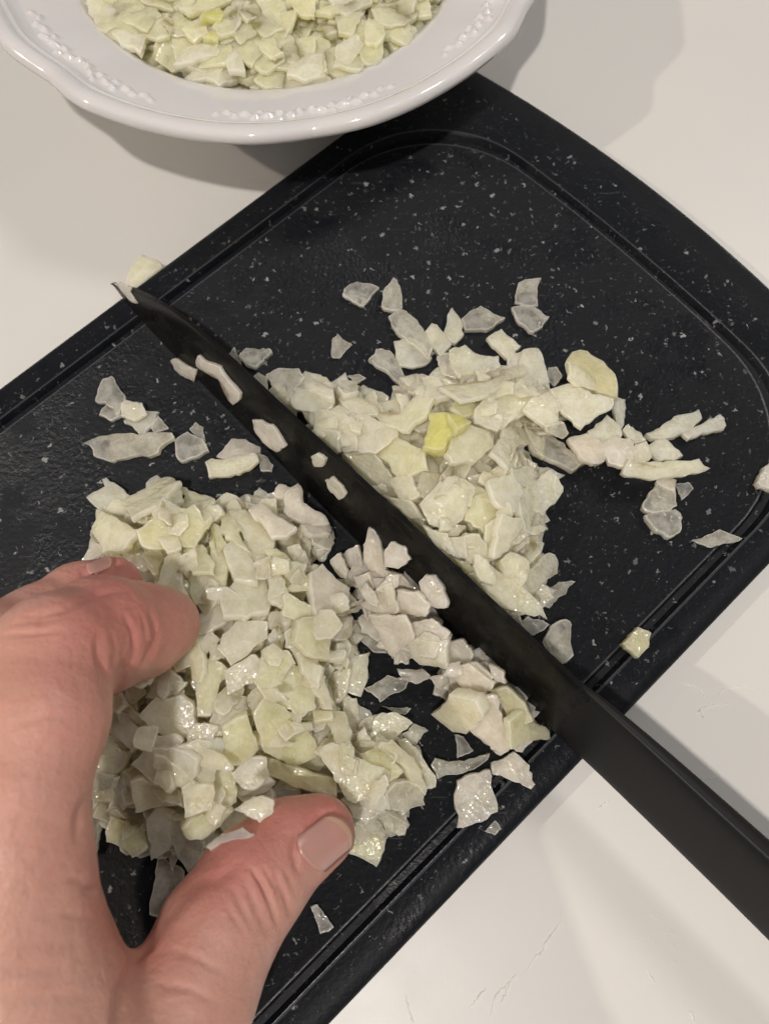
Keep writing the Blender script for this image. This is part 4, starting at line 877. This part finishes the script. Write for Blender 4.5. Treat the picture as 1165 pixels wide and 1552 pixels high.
# --- filler pieces inside the heaps
def rand_poly(rnd, s):
    kind = rnd.random(); n = rnd.choice((4, 4, 4, 5, 5, 6)); asp = rnd.choice((1.0, 1.2, 1.5, 2.2)) if kind < .8 else 2.8
    a0 = rnd.uniform(0, 6.28); out = []
    for i in range(n):
        a = a0 + 2 * math.pi * (i + rnd.uniform(-.25, .25)) / n; r_ = s * rnd.uniform(.8, 1.2); out.append((r_ * math.cos(a) * asp ** .5, r_ * math.sin(a) / asp ** .5))
    return out
def rand_piece(rnd, p, s, t, nrm, mat, into=None, label=None, group=None):
    q = nrm.orthogonal().normalized(); q = (Matrix.Rotation(rnd.uniform(0, 6.28), 3, nrm) @ q); y = nrm.cross(q)
    mw = Matrix(((q.x, y.x, nrm.x, p.x), (q.y, y.y, nrm.y, p.y), (q.z, y.z, nrm.z, p.z), (0, 0, 0, 1)))
    vs, fs = piece_mesh(rand_poly(rnd, s), t, rnd, 1.2)
    if into is not None:
        b = len(into[0]); into[0].extend([tuple(mw @ Vector(v)) for v in vs]); into[1].extend([tuple(i + b for i in f) for f in fs]); into[2].extend(RIM); return
    me = mesh('onion_piece', vs, fs); set_rim(me, RIM); me.set_sharp_from_angle(angle=R(38)); o = link('onion_piece', me, M[mat]); o.matrix_world = mw; tag(o, label, 'onion piece', group); NP[0] += 1
    return o
rnd = random.Random(5)
mass = {GL: ([], [], []), GR: ([], [], []), GK: ([], [], [])}
def side(x, y):
    e = 598 + (x - 400) * .93 + 45      # the blade's line in the picture of the board
    return GR if y < e - 30 else (GK if (x > 470 and y < 1.05 * (x - 470) + 970 and x > 520) else GL)
# deep layer (one mass per heap), then a layer of single pieces just under the traced ones
cand = []
xx = 150
for layer in range(4):
    for gx in range(140, 860, 23):
        for gy in range(440, 1310, 23):
            x = gx + rnd.uniform(-8, 8); y = gy + rnd.uniform(-8, 8); m_ = mound_px(x, y)
            if m_ < .007 or any(math.hypot(x - a_, y - b_) < c_ for a_, b_, c_ in GAPS): continue
            e = 598 + (x - 400) * .93
            if e - 12 < y < e + 100: continue
            zt = m_ * (.1 + .2 * layer)
            if layer > 1 and m_ < .009: continue
            cand.append((layer, x, y, zt, m_))
rnd.shuffle(cand)
cand.sort(key=lambda c: -c[0])
singles = 0
for (layer, x, y, zt, m_) in cand:
    g = side(x, y); s = rnd.uniform(.0055, .0088) * (1 if m_ > .012 else .8); t = rnd.uniform(.0014, .0026)
    ta = rnd.uniform(.02, .38); td = rnd.uniform(0, 6.28); nn = Vector((math.sin(ta) * math.cos(td), math.sin(ta) * math.sin(td), math.cos(ta)))
    z = BT + max(zt, s * math.sin(ta) + t); 
    p = un(x, y, z)
    if layer == 3 and singles < 0:
        singles += 1; rand_piece(rnd, p, s, t, nn, {GL: rnd.choice('wwv'), GR: rnd.choice('wwv'), GK: 'p'}[g], None, ZL[g], g)
    else: rand_piece(rnd, p, s, t, nn, None, mass[g])
# small chips scattered over the heaps
rnd = random.Random(21); put = 0
while put < 90:
    x = rnd.uniform(140, 860); y = rnd.uniform(460, 1290); m_ = mound_px(x, y)
    if m_ < .008 or any(math.hypot(x - a_, y - b_) < c_ for a_, b_, c_ in GAPS): continue
    e = 598 + (x - 400) * .93
    if e - 16 < y < e + 112: continue
    if math.hypot(x - 672, y - 655) < 48 or math.hypot(x - 440, y - 1240) < 110: continue
    zs = [q[2] for q in done if math.hypot(q[0][0] - x, q[0][1] - y) < q[1] and inside((x, y), q[3])]
    g = side(x, y); s = rnd.uniform(.0026, .0048); t = rnd.uniform(.0016, .0028); ta = rnd.uniform(.05, .5); td = rnd.uniform(0, 6.28)
    nn = Vector((math.sin(ta) * math.cos(td), math.sin(ta) * math.sin(td), math.cos(ta))); z = (max(zs) if zs else BT + m_) + t * .55
    if z > .043: continue
    rand_piece(rnd, un(x, y, z), s, t, nn, {GL: rnd.choice('wwwvh'), GR: rnd.choice('wwwvh'), GK: 'p'}[g], mass[g] if put % 3 else None, ZL[g], g); put += 1
for g, lab in ((GL, 'packed lower layers of chopped onion under the heap beside the hand'), (GR, 'packed lower layers of chopped onion in the heap beyond the knife'), (GK, 'lower layer of chopped onion along the near side of the blade')):
    me = mesh('chopped_onion', *mass[g][:2]); set_rim(me, mass[g][2]); me.set_sharp_from_angle(angle=R(38)); o = link('chopped_onion', me, M['p' if g == GK else 'w']); tag(o, lab, 'chopped onion', kind='stuff')
# --- onion in the bowl
GB = 'onion pieces in the bowl'
def bowl_h(r_): return .0405 + .0085 * max(0, 1 - (r_ / .076) ** 2) ** .7
bm_ = ([], [], [])
for i in range(620):
    r_ = .073 * math.sqrt(rnd.random()); th = rnd.uniform(-math.pi, .0) if rnd.random() < .8 else rnd.uniform(0, math.pi); z = bowl_h(r_) - rnd.uniform(.0035, .009)
    ta = rnd.uniform(0, .6); td = rnd.uniform(0, 6.28); nn = Vector((math.sin(ta) * math.cos(td), math.sin(ta) * math.sin(td), math.cos(ta)))
    rand_piece(rnd, Vector((BOW.x + r_ * math.cos(th), BOW.y + r_ * math.sin(th), z)), rnd.uniform(.0045, .007), .003, nn, None, bm_)
for org, pts, mat, lab, dz in [
 ('J', [(525,130),(560,90),(640,110),(650,150),(580,178)], 'v', 'rounded onion piece left of the yellow core bits in the bowl', 0), ('J', [(665,120),(700,85),(770,95),(775,150),(700,165)], 'v', 'rounded onion piece right of the yellow core bits in the bowl', 0),
 ('J', [(605,90),(620,55),(700,32),(722,60),(700,92),(640,78)], 'y', 'largest yellow core bit in the bowl', .001), ('J', [(620,165),(650,138),(705,150),(690,178)], 'y', 'small yellow core bit nearest the bowl\'s near rim', .001),
 ('J', [(480,290),(560,190),(715,185),(690,240),(560,275)], 'w', 'pale flat onion slice below the yellow core bits in the bowl', 0), ('J', [(725,280),(740,235),(790,210),(820,320),(740,320)], 'w', 'onion piece with a dark notch in the middle of the bowl\'s near side', 0),
 ('J', [(1000,340),(1010,250),(1100,250),(1165,230),(1175,330),(1090,358)], 'w', 'large onion piece at the near edge of the bowl\'s filling', 0), ('J', [(850,190),(950,170),(990,240),(930,262)], 'v', 'small wedge-shaped onion piece near the middle of the bowl', 0),
 ('J', [(500,20),(600,10),(640,50),(560,62)], 'v', 'onion piece behind the largest yellow core bit in the bowl', 0), ('J', [(480,290),(700,280),(740,340),(640,330)], 'g', 'thin translucent onion slice at the near edge of the bowl\'s filling', -.002), ('L', [(350,80),(420,80),(430,150),(390,200),(340,190)], 'v', 'rounded onion piece at the right side of the bowl\'s filling', 0),
 ('L', [(210,200),(300,150),(340,200),(280,300),(190,300)], 'w', 'onion piece with a wet glint at the bowl\'s near right', 0), ('J', [(200,130),(290,120),(380,130),(340,230),(250,190)], 'w', 'pale onion piece at the left end of the bowl\'s filling', -.001)]:
    ox, oy = O[org]; px = [(ox + x / K, oy + y / K) for x, y in pts]; cx = sum(p[0] for p in px) / len(px); cy = sum(p[1] for p in px) / len(px)
    z = .042
    for _ in range(6): p = un(cx, cy, z); z = bowl_h((p - BOW).xy.length) + .0016 + dz
    rr = random.Random(int(cx)); ta = rr.uniform(.02, .2); td = rr.uniform(0, 6.28); nn = Vector((math.sin(ta) * math.cos(td), math.sin(ta) * math.sin(td), math.cos(ta)))
    place_slab([unp(x, y, un(cx, cy, z), nn) for x, y in px], nn, .003, mat, rr, lab, GB)
for i in range(120):
    px = rnd.uniform(150, 720); py = rnd.uniform(-30, 128); p = un(px, py, .040); r_ = (p - BOW).xy.length
    if r_ > .0735: continue
    ta = rnd.uniform(0, .28); td = rnd.uniform(0, 6.28); nn = Vector((math.sin(ta) * math.cos(td), math.sin(ta) * math.sin(td), math.cos(ta)))
    p.z = bowl_h(r_) - rnd.uniform(-.0006, .0018)
    rand_piece(rnd, p, rnd.uniform(.0058, .0090), .0025, nn, rnd.choice('wwvv'), bm_ if i % 3 else None, 'pale yellowish onion piece lying among the others in the white bowl', GB)
me = mesh('chopped_onion', *bm_[:2]); set_rim(me, bm_[2]); me.set_sharp_from_angle(angle=R(38)); o = link('chopped_onion', me, M['v']); tag(o, 'packed lower layer of chopped onion filling the white bowl', 'chopped onion', kind='stuff')
print('traced', N_TR, 'pieces', NP[0])
# ================================================================ LABELS that single out each piece of a heap
def shape_words(o):
    vs = o.data.vertices; xs = [v.co.x for v in vs]; ys = [v.co.y for v in vs]; L = max(xs) - min(xs); W = max(ys) - min(ys); big = math.sqrt(L * W)
    s = 'tiny' if big < .0062 else 'small' if big < .0085 else 'medium' if big < .0112 else 'large' if big < .014 else 'huge'
    a = L / max(W, 1e-5); sh = 'chunky' if a < 1.3 else 'oblong' if a < 1.8 else 'long' if a < 2.6 else 'stick-like'
    return s, sh
TONE = {'onion_flesh': 'creamy white', 'onion_flesh_green': 'green-white', 'onion_flesh_pale_grey': 'pale grey', 'onion_flesh_thin': 'translucent grey', 'onion_flesh_shaded_pink': 'pinkish grey', 'onion_core_yellow': 'yellow', 'onion_flesh_cream': 'cream'}
WHERE = {GL: 'near heap', GR: 'far heap', GK: 'bladeside row', GB: 'in bowl'}
SHARED = set(ZL.values()) | {'pale yellowish onion piece lying among the others in the white bowl'}
marks = {GL: [((520, 1255), 'the thumb nail'), ((290, 935), 'the index fingertip'), ((175, 850), 'the middle fingertip'), ((400, 1215), 'the chip on the thumb'), ((300, 1215), 'the bright white square'), ((320, 1110), 'the little white stick'), ((480, 960), 'the glossy wet block'),
              ((375, 900), 'the pale-rimmed slice'), ((260, 770), 'the top edge'), ((590, 1200), 'the two curved strips'), ((235, 840), 'the yellowish pointed piece'), ((170, 1180), 'the palm'), ((440, 1100), 'the green-white slice')],
         GR: [((670, 655), 'the yellow core'), ((895, 560), 'the cream-edged wedge'), ((500, 610), 'the blade\'s upper half'), ((615, 500), 'the long rounded strip'), ((785, 870), 'the small glistening cube'), ((825, 745), 'the sharp-cornered flank piece'), ((690, 860), 'the blade\'s lower half'), ((600, 630), 'the curled crescent')],
         GK: [((560, 830), 'the tall pointed piece'), ((640, 990), 'the bright white chunk'), ((655, 895), 'the rounded rectangular piece'), ((450, 770), 'the folded grey-pink piece'), ((740, 1090), 'the large pinkish slice'), ((810, 1110), 'the knife heel')],
         GB: [((320, 25), 'the yellow core bits'), ((200, 40), 'the filling\'s left end'), ((590, 60), 'the filling\'s right end'), ((450, 110), 'the filling\'s near edge'), ((450, 10), 'the bowl\'s middle')]}
def direction(dx, dy):
    if abs(dx) < 16 and abs(dy) < 16: return 'right at'
    a = math.degrees(math.atan2(-dy, dx)) % 360; names = ['right of', 'above right of', 'above', 'above left of', 'left of', 'below left of', 'below', 'below right of']
    return names[int((a + 22.5) // 45) % 8]
seen = {}
items = [o for o in bpy.data.objects if o.get('label') in SHARED and o.get('group') in marks]
def base_label(o, k):
    q = proj(o.matrix_world.translation); ms = sorted(marks[o['group']], key=lambda m: math.hypot(m[0][0] - q[0], m[0][1] - q[1])); m = ms[min(k, len(ms) - 1)]
    dx, dy = q[0] - m[0][0], q[1] - m[0][1]; d = math.hypot(dx, dy); s, sh = shape_words(o)
    far = 'close ' if d < 45 else '' if d < 100 else 'well '
    w_ = direction(dx, dy); w_ = w_ if w_ == 'right at' else far + w_
    return ' '.join(('%s %s %s onion piece, %s, %s %s' % (s, sh, TONE[o.data.materials[0].name], WHERE[o['group']], w_, m[1])).split()[:16])
for k in (0, 1, 2):
    groups = {}
    for o in items: groups.setdefault(base_label(o, k) if o.get('_k', 0) == k else o['label'], []).append(o)
    for lab, os_ in groups.items():
        for i, o in enumerate(os_):
            if o.get('_k', 0) == k:
                o['label'] = lab
                if i > 0 and k < 2: o['_k'] = k + 1
for o in items:
    if '_k' in o: del o['_k']
